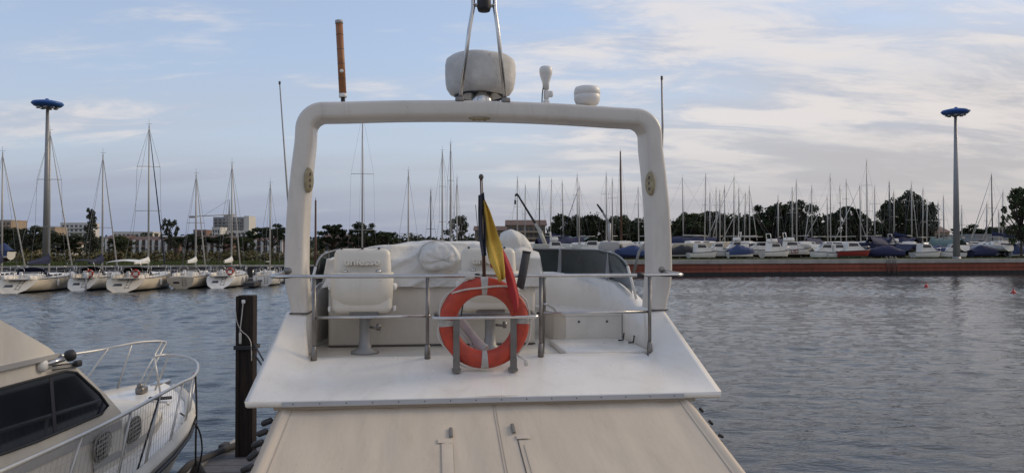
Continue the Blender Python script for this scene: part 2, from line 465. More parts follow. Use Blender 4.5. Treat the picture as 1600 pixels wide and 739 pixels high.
def text_mesh(body, size, extrude, name, mt):
    cu = bpy.data.curves.new(name, 'FONT'); cu.body = body; cu.size = size; cu.extrude = extrude
    cu.bevel_depth = extrude * 0.35; cu.align_x = 'CENTER'; cu.align_y = 'CENTER'
    o = bpy.data.objects.new(name, cu); C.objects.link(o)
    bpy.context.view_layer.update()
    me = bpy.data.meshes.new_from_object(o.evaluated_get(bpy.context.evaluated_depsgraph_get()))
    bpy.data.objects.remove(o); bpy.data.curves.remove(cu)
    me.materials.clear(); me.materials.append(MATS[mt])
    return me
def X_at(px, D): return (px - 800.0) / FPX * D           # ground position seen at a photo column at distance D
def Z_at(py, D): return EYE + (YHOR - py) / FPX * D
def nz3(x, y, z): return mnoise.noise(Vector((x, y, z)))

# ================================================================== SETTING
# ---- water and ground
def water_sheet():
    """one sheet: a fine wind-rippled grid over the basin, flat quads beyond"""
    x0, x1, y0, y1, st = -75.0, 92.0, -2.0, 98.0, 0.19
    nx, ny = int((x1 - x0) / st), int((y1 - y0) / st)
    X, Y = np.meshgrid(np.linspace(x0, x1, nx), np.linspace(y0, y1, ny))
    rg = np.random.default_rng(4)
    Z = np.zeros_like(X)
    for k in range(36):
        lam = 0.50 * 2.9 ** rg.random(); a = rg.normal(0, .6) + .15; kk = 2 * pi / lam
        Z += (.0040 * lam) * np.sin(kk * (X * np.sin(a) + Y * np.cos(a)) + rg.random() * 6.28 + .6 * np.sin(.11 * X + .07 * Y + k))
    pat = 0
    for k in range(9):
        lam = 14 * 3 ** rg.random(); a = rg.normal(0, .5); kk = 2 * pi / lam
        pat = pat + np.sin(kk * (.45 * X * np.sin(a + .4) + Y * np.cos(a)) + rg.random() * 6.28)
    Z *= np.clip(.95 + .11 * pat, .5, 1.35)
    ed = np.minimum.reduce([X - x0, x1 - X, Y - y0, y1 - Y]); Z *= np.clip(ed / 3, 0, 1)
    V = np.stack([X.ravel(), Y.ravel(), Z.ravel()], 1)
    B_ = 1500.0
    ext = [(-B_, -300, 0), (B_, -300, 0), (B_, y0, 0), (-B_, y0, 0), (-B_, y1, 0), (B_, y1, 0), (B_, 400, 0), (-B_, 400, 0), (x0, y0, 0), (x0, y1, 0), (x1, y0, 0), (x1, y1, 0)]
    n0 = len(V); V = np.vstack([V, np.array(ext)])
    i = np.arange(ny - 1)[:, None] * nx + np.arange(nx - 1)[None, :]
    F = np.stack([i, i + 1, i + nx + 1, i + nx], -1).reshape(-1, 4)
    e_ = lambda *q: [n0 + k for k in q]
    F = np.vstack([F, [e_(0, 1, 2, 3), e_(4, 5, 6, 7), e_(3, 8, 9, 4), e_(10, 2, 5, 11)]]).astype(np.int32)
    me = bpy.data.meshes.new('water')
    me.vertices.add(len(V)); me.vertices.foreach_set('co', V.astype(np.float32).ravel())
    me.loops.add(F.size); me.loops.foreach_set('vertex_index', F.ravel())
    me.polygons.add(len(F)); me.polygons.foreach_set('loop_start', np.arange(0, F.size, 4, dtype=np.int32))
    me.polygons.foreach_set('use_smooth', np.ones(len(F), dtype=bool))
    me.update(calc_edges=True); me.validate()
    me.materials.append(MATS['water'])
    return link('water', me)
structure(water_sheet())
def quay_y(x): return 93.0 + 0.225 * x if x < 0 else 93.0 + 0.205 * x
ZL, ZR = 1.6, 2.05
g = MB()
xs = [-1500, -400, -120, -60, -30, -12, -4, 6, 30, 90, 300, 1500]
rows = []
for k, dy in enumerate((0.25, 30, 300, 1500, 6000)):
    rows.append([(x, min(max(quay_y(x), 40), 160) + dy, (ZL if x < -8 else ZR) - 0.004 * k) for x in xs])
g.grid(rows, smooth=False)
structure(g.build('ground', 'ground'))

# ---- quay on the left: dark stained concrete with a pale cap
def wall_strip(x0, x1, n, z0, z1, th, off=0.0, corr=None):
    P0, P1, P2, P3 = [], [], [], []
    for i in range(n + 1):
        x = lerp(x0, x1, i / n); y = quay_y(x) + off
        d = corr[i % len(corr)] if corr else 0.0
        P0.append((x, y + d, z0)); P1.append((x, y + d, z1)); P2.append((x, y + th, z1)); P3.append((x, y + th, z0))
    return MB().grid([P0, P1, P2, P3], smooth=False)
ql = empty('quay_wall', (-30, quay_y(-30), 0), 0, 'dark stained concrete quay wall behind the moored sailboats on the left', 'quay wall')
def rel(o, p):
    o.parent = p; o.location = -p.location; return o
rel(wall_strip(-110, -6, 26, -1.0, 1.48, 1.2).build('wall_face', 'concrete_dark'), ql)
for i in range(13):
    x0 = -110 + 8 * i
    rel(wall_strip(x0 + 0.02, x0 + 7.98, 2, 1.482, 1.66, 1.1, -0.12).build('coping_slab', 'concrete'), ql)
qr = empty('sheet_pile_wall', (40, quay_y(40), 0), 0, 'rust red steel sheet pile quay wall with a concrete cap on the right', 'quay wall')
rel(wall_strip(-6, 118, 496, 0.46, 1.55, 0.8, 0.1, (0, 0, .05, .05)).build('sheet_piling', 'rust_pile'), qr)
rel(wall_strip(-6, 118, 496, -1.0, 0.46, 0.82, 0.09, (0, 0, .05, .05)).build('weed_band', 'weed'), qr)
for i in range(20):
    x0 = -6 + 6.2 * i
    rel(wall_strip(x0 + 0.012, x0 + 6.188, 2, 1.552, 2.08, 1.3, -0.08).build('cap_block', 'concrete'), qr)
rel(wall_strip(-6, 118, 40, 0.93, 1.0, 0.12, 0.0).build('waling', 'rust_pile'), qr)
def quay_ladder(px, D, parent):
    x = X_at(px, D); y = quay_y(x) - 0.18
    mb = MB()
    for sx in (-.24, .24): mb.tube([(x + sx, y, 0.1), (x + sx, y, 2.25), (x + sx, y + .25, 2.45), (x + sx, y + .6, 2.25)], 0.035, 6)
    for k in range(7): mb.tube([(x - .24, y, .3 + .28 * k), (x + .24, y, .3 + .28 * k)], 0.025, 6)
    o = mb.build('ladder', 'steel_dull', parent); o.location = -parent.location
quay_ladder(1390, 103, qr); quay_ladder(1398, 103.3, qr)

# ---- grass and scrub on the banks (uncountable)
def blades(n, xr, yr, zf, h, wd, rr):
    mb = MB()
    for _ in range(n):
        x = rr.uniform(*xr); y = quay_y(x) + rr.uniform(*yr) ; z = zf(x)
        hh = h * rr.uniform(.4, 1.15); a = rr.uniform(-.5, .5); w_ = wd * rr.uniform(.6, 1.3)
        dx, dy = cos(a) * w_, sin(a) * w_; lx = rr.uniform(-.4, .4) * hh
        mb.add([(x - dx, y - dy, z), (x + dx, y + dy, z), (x + lx, y + rr.uniform(-.3, .3) * hh, z + hh)], [(0, 1, 2)])
    return mb
gr = blades(16000, (-80, -6), (1.3, 26), lambda x: ZL - .02, 0.28, 0.10, R).build('bank_grass', 'grass_blade', fix=False)
tag(gr, 'rough green grass on the bank behind the left quay', 'grass', kind='stuff')
gr = blades(6000, (6, 116), (1.4, 5.0), lambda x: ZR - .02, 0.22, 0.12, R).build('quay_grass', 'grass_blade', fix=False)
tag(gr, 'thin strip of grass along the right quay edge', 'grass', kind='stuff')

def leaf_cards(mb, c, rad, n, size, rr, flat=1.0, shell=0.45):
    for _ in range(n):
        u = rr.uniform(-1, 1); a = rr.uniform(0, 2 * pi); q = sqrt(1 - u * u)
        k = (shell + (1 - shell) * rr.random())
        p = Vector((c[0] + q * cos(a) * rad[0] * k, c[1] + q * sin(a) * rad[1] * k, c[2] + u * rad[2] * k * flat))
        nrm = Vector((rr.gauss(0, 1), rr.gauss(0, 1), rr.gauss(0, 1) + .3)).normalized()
        t1 = nrm.orthogonal().normalized(); t2 = nrm.cross(t1)
        s1 = size * rr.uniform(.5, 1.2); s2 = s1 * rr.uniform(.45, .8)
        mb.add([p - t1 * s1, p + t2 * s2, p + t1 * s1, p - t2 * s2], [(0, 1, 2, 3)])
sc = MB()
for i in range(330):
    x = R.uniform(-100, -8); y = quay_y(x) + R.uniform(26, 40)
    h = R.uniform(.7, 1.9)
    leaf_cards(sc, (x, y, ZL + h * .45), (R.uniform(.9, 2.0), 1.2, h * .6), 44, 0.26, R)
tag(sc.build('scrub', 'scrub', fix=False), 'brownish scrub and reeds along the back of the grass bank', 'scrub', kind='stuff')

# ---- trees
def tree_meshes(h, w_, seed, style='broad', leaf='leaf_dark', n=4200, size=0.30, trunk_h=.3):
    rr = random.Random(seed)
    tk, cr = MB(), MB()
    top = h * (.96 if style != 'pine' else .9)
    r0 = .022 * h + .06
    path = [(0, 0, -.2), (rr.uniform(-.1, .1), 0, h * trunk_h), (rr.uniform(-.3, .3) * .1 * w_, rr.uniform(-.2, .2), h * .6), (rr.uniform(-.1, .1) * w_, 0, h * .82)]
    tk.tube(smoothpath(path, 4), [r0 * (1 - .8 * i / 12) for i in range(13)], 7)
    if style == 'cone':
        cl = [(rr.uniform(-.1, .1) * w_, rr.uniform(-.1, .1) * w_, h * (.12 + .86 * (i / 30))) for i in range(31)]
        for i, c in enumerate(cl):
            f = 1 - (i / 30) ** 1.4
            prof = (.25 + .75 * f) * w_ * .5 * rr.uniform(.6, 1.15)
            a = rr.uniform(0, 2 * pi); off = prof * .45
            cc = (c[0] + off * cos(a), c[1] + off * sin(a), c[2])
            leaf_cards(cr, cc, (prof * .7, prof * .7, h * .055), n // 31, size, rr, shell=.2)
            if i % 2: tk.tube([(c[0] * .5, c[1] * .5, c[2] - .3), cc], [.05, .02], 5)
    else:
        nc = 78 if style == 'broad' else (26 if style == 'wispy' else 40)
        for i in range(nc):
            u = rr.random(); a = rr.uniform(0, 2 * pi)
            if style == 'pine':
                z = h * rr.uniform(.62, .93); rad = w_ * .5 * sqrt(u) * .95
                z -= (rad / (w_ * .5)) ** 2 * h * .14
                cr_r = w_ * rr.uniform(.06, .13); fl = .5
            elif style == 'wispy':
                t_ = rr.random(); z = h * lerp(.30, .96, t_); rad = w_ * .5 * (1.0 - .75 * abs(t_ - .3)) * sqrt(u)
                cr_r = w_ * rr.uniform(.06, .12); fl = 1.1
            else:
                t_ = rr.random() ** .8; z = h * lerp(.20, .93, t_)
                rad = w_ * .5 * sqrt(max(0.02, 1 - ((t_ - .36) / .70) ** 2)) * u ** .42 * .95
                cr_r = w_ * rr.uniform(.045, .125); fl = .8
            c = (rad * cos(a), rad * sin(a), z)
            leaf_cards(cr, c, (cr_r, cr_r, cr_r), max(14, int(n * cr_r * cr_r / (w_ * w_ * .0079) / nc)), size, rr, fl, .35)
            s0 = (0, 0, max(h * trunk_h * .8, z - rad * .9 - .1 * h))
            tk.tube([s0, (c[0] * .5, c[1] * .5, (s0[2] + z) / 2 + .03 * h), c], [r0 * .4, r0 * .25, r0 * .1], 5)
    return tk, cr, leaf
TREES = {}
for key, args in dict(
        broadA=(10, 9, 1, 'broad', 'leaf_dark', 6200, .26), broadB=(10, 8, 2, 'broad', 'leaf_mid', 5600, .25),
        broadC=(10, 11, 3, 'broad', 'leaf_grey', 6400, .27), broadD=(10, 7, 7, 'broad', 'leaf_dark', 5200, .24),
        cone=(10, 4, 4, 'cone', 'leaf_grey', 3600, .22), pine=(10, 14, 5, 'pine', 'leaf_pine', 6800, .28),
        wispy=(10, 7, 6, 'wispy', 'leaf_grey', 2000, .26)).items():
    tk, cr, lf = tree_meshes(*args)
    TREES[key] = (tk.mesh('trunk', 'bark'), cr.mesh('crown', lf, fix=False), args[0], args[1])
def tree(key, px, D, ytop, wpx, label, zb, group=None):
    """a tree seen at photo column px, D metres off, its top at row ytop and wpx wide"""
    tkm, crm, h0, w0 = TREES[key]
    e = empty('tree' if key != 'pine' else 'pine_tree', (X_at(px, D), D, zb), R.uniform(0, 6.28), label, 'tree', group)
    h = Z_at(ytop, D) - zb; ww = wpx / FPX * D
    for nm, me in (('trunk', tkm), ('crown', crm)):
        o = link(nm, me, e); o.scale = (ww / w0, ww / w0, h / h0)
    return e
tree_list = [
 ('broadA', 22, 165, 355, 46, 'low dark tree at the far left beside the tan block'),
 ('broadC', 56, 150, 352, 60, 'broad dark tree just left of the tall lamp mast'),
 ('broadD', 105, 155, 366, 55, 'low rounded tree below the white apartment block'),
 ('cone', 143, 140, 327, 26, 'tall slender conifer standing left of the second mast'),
 ('broadB', 188, 160, 368, 40, 'low tree right of the slender conifer'),
 ('wispy', 265, 135, 343, 30, 'thin feathery young tree right of the tallest left mast'),
 ('pine', 292, 260, 365, 70, 'low umbrella pine under the tower crane jib'),
 ('pine', 350, 240, 366, 80, 'low umbrella pine in front of the tower block'),
 ('pine', 425, 210, 349, 66, 'dark spreading pine left of the arch'),
 ('broadB', 384, 170, 371, 30, 'small tree between the two row houses'),
 ('broadD', 521, 150, 348, 44, 'dark bushy tree seen just inside the left arch leg'),
 ('broadA', 568, 150, 346, 44, 'dark bushy tree behind the broad-spreader mast'),
 ('broadB', 604, 155, 361, 46, 'lower tree right of the broad-spreader mast'),
 ('broadC', 662, 190, 370, 60, 'low far tree behind the console cover'),
 ('wispy', 720, 104, 338, 50, 'feathery tree beside the flagstaff'),
 ('broadA', 886, 150, 333, 52, 'dark tree right of the tan balcony building'),
 ('broadD', 922, 148, 333, 50, 'dark tree behind the short grey crane'),
 ('broadB', 966, 150, 336, 48, 'dark tree behind the brown wooden mast'),
 ('broadA', 1003, 146, 340, 50, 'dark tree half hidden by the right arch leg'),
 ('broadC', 1058, 160, 350, 50, 'low tree just right of the arch'),
 ('broadB', 1082, 150, 331, 54, 'rounded tree second to the right of the arch'),
 ('broadD', 1113, 152, 326, 48, 'upright dark tree third to the right of the arch'),
 ('broadA', 1143, 155, 341, 50, 'low dark tree left of the double-crowned clump'),
 ('broadC', 1168, 158, 334, 46, 'greyish tree fourth clump right of the arch'),
 ('broadA', 1204, 150, 316, 60, 'large dark tree left half of the tallest clump'),
 ('broadC', 1243, 152, 312, 72, 'large broad tree right half of the tallest clump'),
 ('broadD', 1268, 156, 334, 38, 'small tree at the right end of the tallest clump'),
 ('broadB', 1296, 158, 332, 28, 'narrow tree standing alone mid right'),
 ('broadD', 1326, 150, 318, 42, 'upright tree left of the tallest right-hand mast'),
 ('broadB', 1347, 154, 333, 30, 'small tree right of the tallest right-hand mast'),
 ('broadA', 1396, 142, 312, 48, 'left tree of the pair left of the right lamp mast'),
 ('broadC', 1424, 145, 297, 62, 'tallest tree of the pair left of the right lamp mast'),
 ('broadD', 1440, 150, 316, 34, 'right tree beside the pair left of the right lamp mast'),
 ('pine', 1528, 190, 350, 64, 'dark umbrella pine right of the right lamp mast'),
 ('pine', 1574, 195, 352, 66, 'dark umbrella pine second right of the right lamp mast'),
 ('broadB', 1596, 118, 290, 44, 'tall tree cut off by the right edge of the picture'),
]
for k, px, D, yt, wp, lb in tree_list:
    tree(k, px, D, yt, wp * (1.22 if px > 840 else 1.12), lb, ZL if px < 700 else ZR, 'trees behind the harbour')
# far wood that reads as one mass
fw = MB()
for i in range(260):
    px = R.uniform(-20, 1620); D = R.uniform(330, 420)
    leaf_cards(fw, (X_at(px, D), D, ZL + 3), (R.uniform(6, 12), 5, R.uniform(4, 6.5)), 70, 1.1, R)
tag(fw.build('far_wood', 'leaf_grey', fix=False), 'far low belt of trees along the horizon', 'trees', kind='stuff')
uw = MB()
for i in range(420):
    px = R.uniform(856, 1460); D = R.uniform(152, 176)
    hh = (4.4 + 3.0 * max(0, nz3(px * .018, 1.3, 2.2) + .35)) * (1 if px < 1300 else .62)
    leaf_cards(uw, (X_at(px, D), D, ZR + R.uniform(.3, 1.0) * hh), (R.uniform(1.4, 3.0), 2, R.uniform(1.4, 2.6)), 84, .34, R)
tag(uw.build('hedge_row', 'leaf_dark', fix=False), 'dark hedge and undergrowth behind the boat yard', 'hedge', kind='stuff')

# ---- buildings
def facade_windows(parent, x0, x1, z0, z1, y, nx, nz, mt='window_dark', fw_=.55, fh=.55, name='window'):
    sx = (x1 - x0) / nx; sz = (z1 - z0) / nz
    me = MB().box((0, 0, 0), (sx * fw_, .14, sz * fh)).mesh(name, mt)
    for i in range(nx):
        for j in range(nz):
            link(name, me, parent, (x0 + sx * (i + .5), y, z0 + sz * (j + .5)))
def block(name, px0, px1, ytop, D, depth, mt, label, nx, nz, roof=None, zb=ZL, band=None, cat='building', ztop=None):
    x0, x1 = X_at(px0, D), X_at(px1, D); h = Z_at(ytop, D) - zb
    e = empty(name, ((x0 + x1) / 2, D, zb), 0, label, cat)
    w_ = x1 - x0
    MB().box((0, depth / 2, h / 2 - .5), (w_, depth, h + 1)).build('wall', mt, e)
    if roof:
        mb = MB(); o_ = .5
        mb.prism([(-o_, h + .02), (depth + o_, h + .02), (depth / 2, h + roof)], 0, -w_ / 2 - o_, w_ / 2 + o_)
        mb.build('roof', 'roof_red', e)
    else:
        MB().box((0, depth / 2, h + .25), (w_ + .3, depth + .3, .46)).build('parapet', mt, e)
    if nx: facade_windows(e, -w_ / 2 + .3, w_ / 2 - .3, h * .04, h * .97, -.03, nx, nz)
    if band:
        sz = h * .93 / nz
        for j in range(nz):
            MB().box((0, -.55, h * .04 + sz * j + sz * .12), (w_ * .9, 1.0, sz * .28)).build('balcony', band, e)
    return e, w_, h
block('apartment_block', -20, 17, 345, 420, 14, 'wall_tan', 'tan apartment block at the far left edge', 5, 6, band='wall_tan')
block('apartment_block', 94, 137, 349, 560, 16, 'wall_white', 'white apartment block left of the slender conifer', 6, 6, band='wall_white')
block('apartment_block', 60, 86, 356, 430, 12, 'wall_tan', 'low tan block behind the left lamp mast', 4, 3)
block('apartment_block', 176, 238, 363, 520, 14, 'wall_white', 'long low white block beyond the slender conifer', 9, 3)
e, w_, h = block('tower_block', 333, 381, 340, 700, 18, 'wall_grey', 'grey high-rise tower block with a white end wall', 7, 9, band='wall_grey')
MB().box((w_ / 2 + 2.4, 9, h / 2 + .6), (4.6, 18.6, h + 2)).build('end_wall', 'wall_white', e)
MB().box((-w_ * .1, 9, h + 1.6), (8, 6, 2.4)).build('lift_house', 'wall_grey', e)
block('apartment_block', 302, 322, 360, 520, 12, 'wall_pink', 'pinkish block left of the tower block', 4, 4)
block('apartment_block', 331, 344, 356, 500, 12, 'wall_white', 'pale block at the foot of the tower block, left side', 3, 4)
block('apartment_block', 348, 392, 361, 510, 12, 'wall_white', 'pale low block below the tower block', 6, 3)
def row_house(px0, px1, ytop, D, label, npil):
    e, w_, h = block('row_house', px0, px1, ytop, D, 10, 'wall_pink', label, 0, 0, roof=1.3, cat='house')
    for i in range(npil):
        x = -w_ / 2 + w_ * (i + .5) / npil
        MB().box((x, -.5, h / 2), (.75, 1.0, h)).build('pier', 'wall_white', e) if i % 1 == 0 else None
    s = w_ / npil
    for i in range(npil - 1):
        x = -w_ / 2 + w_ * (i + 1) / npil
        for j in range(2):
            o = MB().box((x, -.04, h * (.28 + .46 * j)), (s * .56, .12, h * .30)).build('window', 'window_dark', e)
        MB().box((x, -.62, h * .52), (s * .70, .18, h * .06)).build('balcony_rail', 'wall_tan', e)
row_house(284, 352, 374, 262, 'row house with white piers and red roof, left of centre mast', 7)
row_house(375, 446, 375, 262, 'row house with white piers and red roof, beside the arch', 7)
row_house(164, 196, 373, 270, 'short row house with white piers near the slender conifer', 4)
row_house(206, 276, 375, 268, 'long row house left of the feathery young tree', 7)
block('shed', 20, 44, 383, 190, 8, 'wall_brown', 'low brown shed at the far left behind the grass', 3, 1, roof=1.0)
block('shed', 80, 102, 381, 185, 8, 'wall_white', 'low white shed right of the left lamp mast', 3, 1, roof=.8)
block('apartment_building', 792, 852, 352, 205, 12, 'wall_brown', 'tan four storey building with balconies behind the black crane', 7, 4, roof=1.6, zb=ZR, band='wall_tan')
block('apartment_building', 742, 792, 360, 225, 10, 'wall_brown', 'lower brown building behind the flag', 5, 3, roof=1.4, zb=ZR)
block('low_house', 505, 552, 374, 175, 8, 'wall_pink', 'low house behind the trees inside the left arch leg', 5, 1, roof=1.2, cat='house')
block('warehouse', 1418, 1484, 363, 240, 12, 'wall_tan', 'low tan building left of the right lamp mast', 8, 2, roof=2, zb=ZR)
block('long_shed', 1524, 1640, 369, 180, 10, 'wall_grey', 'long low grey shed under the umbrella pines', 8, 1, zb=ZR)
block('site_cabin', 1048, 1092, 382, 133, 5, 'wall_grey', 'long grey portable cabin right of the arch', 5, 1, zb=ZR)

# ---- cranes
def beam(mb, a, b, w0, w1):
    a, b = Vector(a), Vector(b); d = (b - a).normalized()
    sd = Vector((0, 1, 0)); up = d.cross(sd).normalized()
    vs = []
    for p, w_ in ((a, w0), (b, w1)):
        for (i, j) in ((-1, -1), (1, -1), (1, 1), (-1, 1)): vs.append(p + up * (w_ * i) + sd * (w_ * j))
    mb.add(vs, [(0, 1, 2, 3), (7, 6, 5, 4), (0, 4, 5, 1), (1, 5, 6, 2), (2, 6, 7, 3), (3, 7, 4, 0)])
tD = 640; txp = 358
e = empty('tower_crane', (X_at(txp, tD), tD, ZL), 0, 'distant tower crane with a long pale jib beside the tower block', 'crane')
zz = Z_at(336, tD) - ZL; zt = Z_at(312, tD) - ZL
mb = MB()
for sx in (-.7, .7):
    for sy in (-.7, .7): mb.tube([(sx, sy, 0), (sx, sy, zz)], .14, 4)
for k in range(int(zz / 2)): mb.tube([(-.7, -.7, 2 * k), (.7, -.7, 2 * k + 2)], .09, 4)
mb.build('crane_mast', 'pole_grey', e)
jx = X_at(296, tD) - X_at(txp, tD)
MB().tube([(jx, 0, zz - 1.4), (6, 0, zz + .6)], .38, 4).build('jib', 'crane_pale', e)
mb = MB(); beam(mb, (0, 0, zz), (0, 0, zt), .6, .15); mb.build('apex', 'pole_grey', e)
MB().tube([(0, 0, zt), (jx * .65, 0, zz - .6)], .1, 4).build('tie_rod', 'wire', e)
MB().box((jx + 2, 0, zz - 1.6), (4.4, 1.5, 1.8)).build('counterweight', 'pole_grey', e)
cD = 112
def cp(px, py, D=cD): return (X_at(px, D) - X_at(840, D), 0, Z_at(py, D) - ZR)
e = empty('harbour_crane', (X_at(840, cD), cD, ZR), 0, 'black telescopic harbour crane boom with hanging hook block', 'crane')
mb = MB(); beam(mb, cp(838, 352), cp(808, 303), .17, .12); mb.build('boom', 'crane_black', e)
mb = MB(); beam(mb, cp(846, 364), cp(836, 349), .26, .20); mb.build('boom_base', 'crane_pale', e)
mb = MB(); beam(mb, cp(809, 303.5), cp(804.5, 306), .22, .12); mb.build('boom_head', 'crane_black', e)
MB().tube([cp(805, 305), cp(805, 318)], .035, 5).build('hoist_rope', 'rope_dark', e)
p = cp(805, 316); MB().rbox(p, (.28, .2, .6), .06).build('hook_block', 'crane_black', e)
p = cp(852, 384); MB().rbox((p[0], 0, 1.4), (3.4, 2.4, 1.4), .15).build('cab', 'crane_pale', e)
MB().tube([cp(843, 360), (p[0], 0, 2.0)], .3, 8).build('turret', 'crane_pale', e)
mb = MB()
for sx in (-1.1, 1.1):
    mb.lathe([(.05, -.2), (.5, -.2), (.5, .2), (.05, .2)], (p[0] + sx, -1.2, .5), 14, Matrix.Rotation(pi / 2, 3, 'X'))
mb.build('wheel', 'rubber_black', e)
cD = 108
e = empty('mobile_crane', (X_at(950, cD), cD, ZR), 0, 'short grey crane boom poking up before the dark trees', 'crane')
def cp2(px, py): return (X_at(px, cD) - X_at(950, cD), 0, Z_at(py, cD) - ZR)
mb = MB(); beam(mb, cp2(952, 350), cp2(941, 330), .16, .13); mb.build('boom', 'pole_grey', e)
mb = MB(); beam(mb, cp2(941.5, 331), cp2(933, 319), .15, .10); mb.build('boom_tip', 'crane_black', e)
MB().rbox((.2, 0, 1.2), (2.6, 2.0, 2.4), .15).build('cab', 'plastic_grey', e)
MB().tube([(.2, 0, 2.3), cp2(952, 349)], .25, 8).build('turret', 'plastic_grey', e)

# ---- tall lamp masts with blue saucer heads
def lamp_mast(px, D, ytop, label, zb):
    h = Z_at(ytop, D) - zb
    e = empty('lamp_mast', (X_at(px, D), D, zb), 0, label, 'lamp mast', 'tall harbour lamp masts')
    MB().tube([(0, 0, -.1), (0, 0, h * .5), (0, 0, h - .5)], [.46, .33, .17], 12).build('pole', 'pole_grey', e)
    MB().lathe([(.62, 0), (.62, .06), (.5, .08), (.5, .3)], n=14).build('base_flange', 'pole_grey', e)
    mb = MB().lathe([(0.01, h - .95), (.7, h - .92), (1.55, h - .72), (1.86, h - .42), (1.72, h - .2), (.9, h - .02), (0.01, h + .04)], n=28)
    hd = mb.build('saucer_head', 'lamp_blue', e)
    for k in range(8):
        a = k * pi / 4 + .3
        MB().rbox((cos(a) * 1.05, sin(a) * 1.05, h - .95), (.42, .3, .16), .03, 2).build('floodlight', 'plastic_grey', hd)
    MB().lathe([(.45, h - 1.05), (.45, h - .9)], n=12).build('collar', 'pole_grey', e)
    MB().box((0, -.1, h + .12), (.3, .3, .22)).build('beacon', 'lamp_blue', e)
lamp_mast(72.5, 98, 157, 'tall lamp mast with blue saucer head behind the left sailboats', ZL)
lamp_mast(1494.5, 108, 170, 'tall lamp mast with blue saucer head on the right quay', ZR)

# ---- navigation buoys
for px, py, lb in ((1447, 448, 'small red buoy with a topmark nearer the right quay wall'), (1583, 458, 'small red conical buoy near the right edge of the water')):
    D = EYE * FPX / (py - YHOR)
    e = empty('buoy', (X_at(px, D), D, 0), 0, lb, 'buoy')
    MB().lathe([(.05, -.15), (.19, -.1), (.21, .04), (.11, .17), (.04, .28)], n=14).build('float', 'buoy_red', e)
    MB().tube([(0, 0, .24), (0, 0, .52)], .02, 6).build('topmark', 'buoy_red', e)

# ================================================================== BOATS
def hull_rows(L, B, fs, fb, draft, rake=0.0, n=15, fine=1.0):
    """sections from the stern (y=0) to the bow (y=L); returns rows of points port sheer > keel > starboard sheer"""
    rows, sheer = [], []
    for i in range(n + 1):
        t = i / n
        b = B / 2 * (interp([0, .2, .45, .7, .88, 1], [.80, .95, 1, .82, .46, .012], t) if fine == 1.0 else interp([0, .25, .5, .75, .9, 1], [.90, .98, 1, .88, .60, .02], t))
        zs = lerp(fs, fb, t ** 1.6)
        dk = draft * (.35 + .65 * sin(pi * min(1, t * 1.05 + .12))) if t < .96 else draft * .1
        y = t * L
        ov = lambda z: (rake * (1 - (z / fs)) if t == 0 else 0) * -1 + (0 if t < .999 else 0)
        yb = lambda z, y=y, t=t: y - (smooth01((t - .75) / .25) * L * .07) * (1 - max(0, z) / zs) + (rake * (max(0.0, z) / fs - 0.25) * (1 - t / .12) if t < .12 else 0)
        q = smooth01(t / .38) if fine == 1.0 else 1.0
        dk = lerp(.06, dk, q)
        half = [(b, zs), (b * lerp(.955, .985, q), zs * .62), (b * lerp(.76, .93, q), zs * .24), (b * lerp(.40, .84, q), 0.0), (b * lerp(.25, .62, q), -dk * .5), (b * lerp(.12, .28, q), -dk * .85), (0, -dk)]
        row = [(-hb, yb(z), z) for hb, z in half] + [(hb, yb(z), z) for hb, z in half[-2::-1]]
        rows.append(row); sheer.append((b, yb(zs), zs))
    return rows, sheer
def hull_mesh(rows):
    mb = MB().grid(rows, smooth=True)
    mb.add(rows[0], [tuple(range(len(rows[0])))])       # transom
    return mb
def deck_mesh(sheer, camber=.06, drop=.03):
    P = []
    for b, y, z in sheer:
        P.append([(k * b * .985, y, z - drop + camber * (1 - k * k)) for k in (-1, -.66, -.33, 0, .33, .66, 1)])
    return MB().grid(P, smooth=True)
def rubbing(sheer, r):
    mb = MB()
    for s in (-1, 1): mb.tube([(s * b, y, z) for b, y, z in sheer], r, 5)
    return mb
def boot_band(rows, name, mt, parent, z0=-.05, z1=.13, off=.012):
    P = []
    for row in rows:
        lo, hi = [], []
        half = row[:7]
        a, bb = Vector(half[2]), Vector(half[3]); c2 = Vector(half[4])
        t_ = (z1 - bb.z) / (a.z - bb.z); hi = bb.lerp(a, max(0, min(1, t_)))
        lo = bb.lerp(c2, .3)
        P.append([(hi.x - off, hi.y, hi.z), (bb.x - off, bb.y, bb.z), (lo.x - off, lo.y, lo.z)])
    mb = MB().grid(P); mb.grid([[(-x, y, z) for x, y, z in q] for q in P])
    mb.build(name, mt, parent)
    q = P[0]
def coachroof(y0, y1, w0, w1, z0, h, n=8):
    P = []
    for i in range(n + 1):
        t = i / n; y = lerp(y0, y1, t); w_ = lerp(w0, w1, t); hh = h * (1 - .55 * t) * (1 if 0 < i < n else .94)
        if i == n: hh *= .15
        zz = z0 + .12 * t
        P.append([(-w_, y, zz - .08), (-w_ * .93, y, zz + hh * .75), (-w_ * .75, y, zz + hh * .97), (0, y, zz + hh * 1.08), (w_ * .75, y, zz + hh * .97), (w_ * .93, y, zz + hh * .75), (w_, y, zz - .08)])
    mb = MB().grid(P, smooth=True); mb.add(P[0], [tuple(range(7))]); return mb
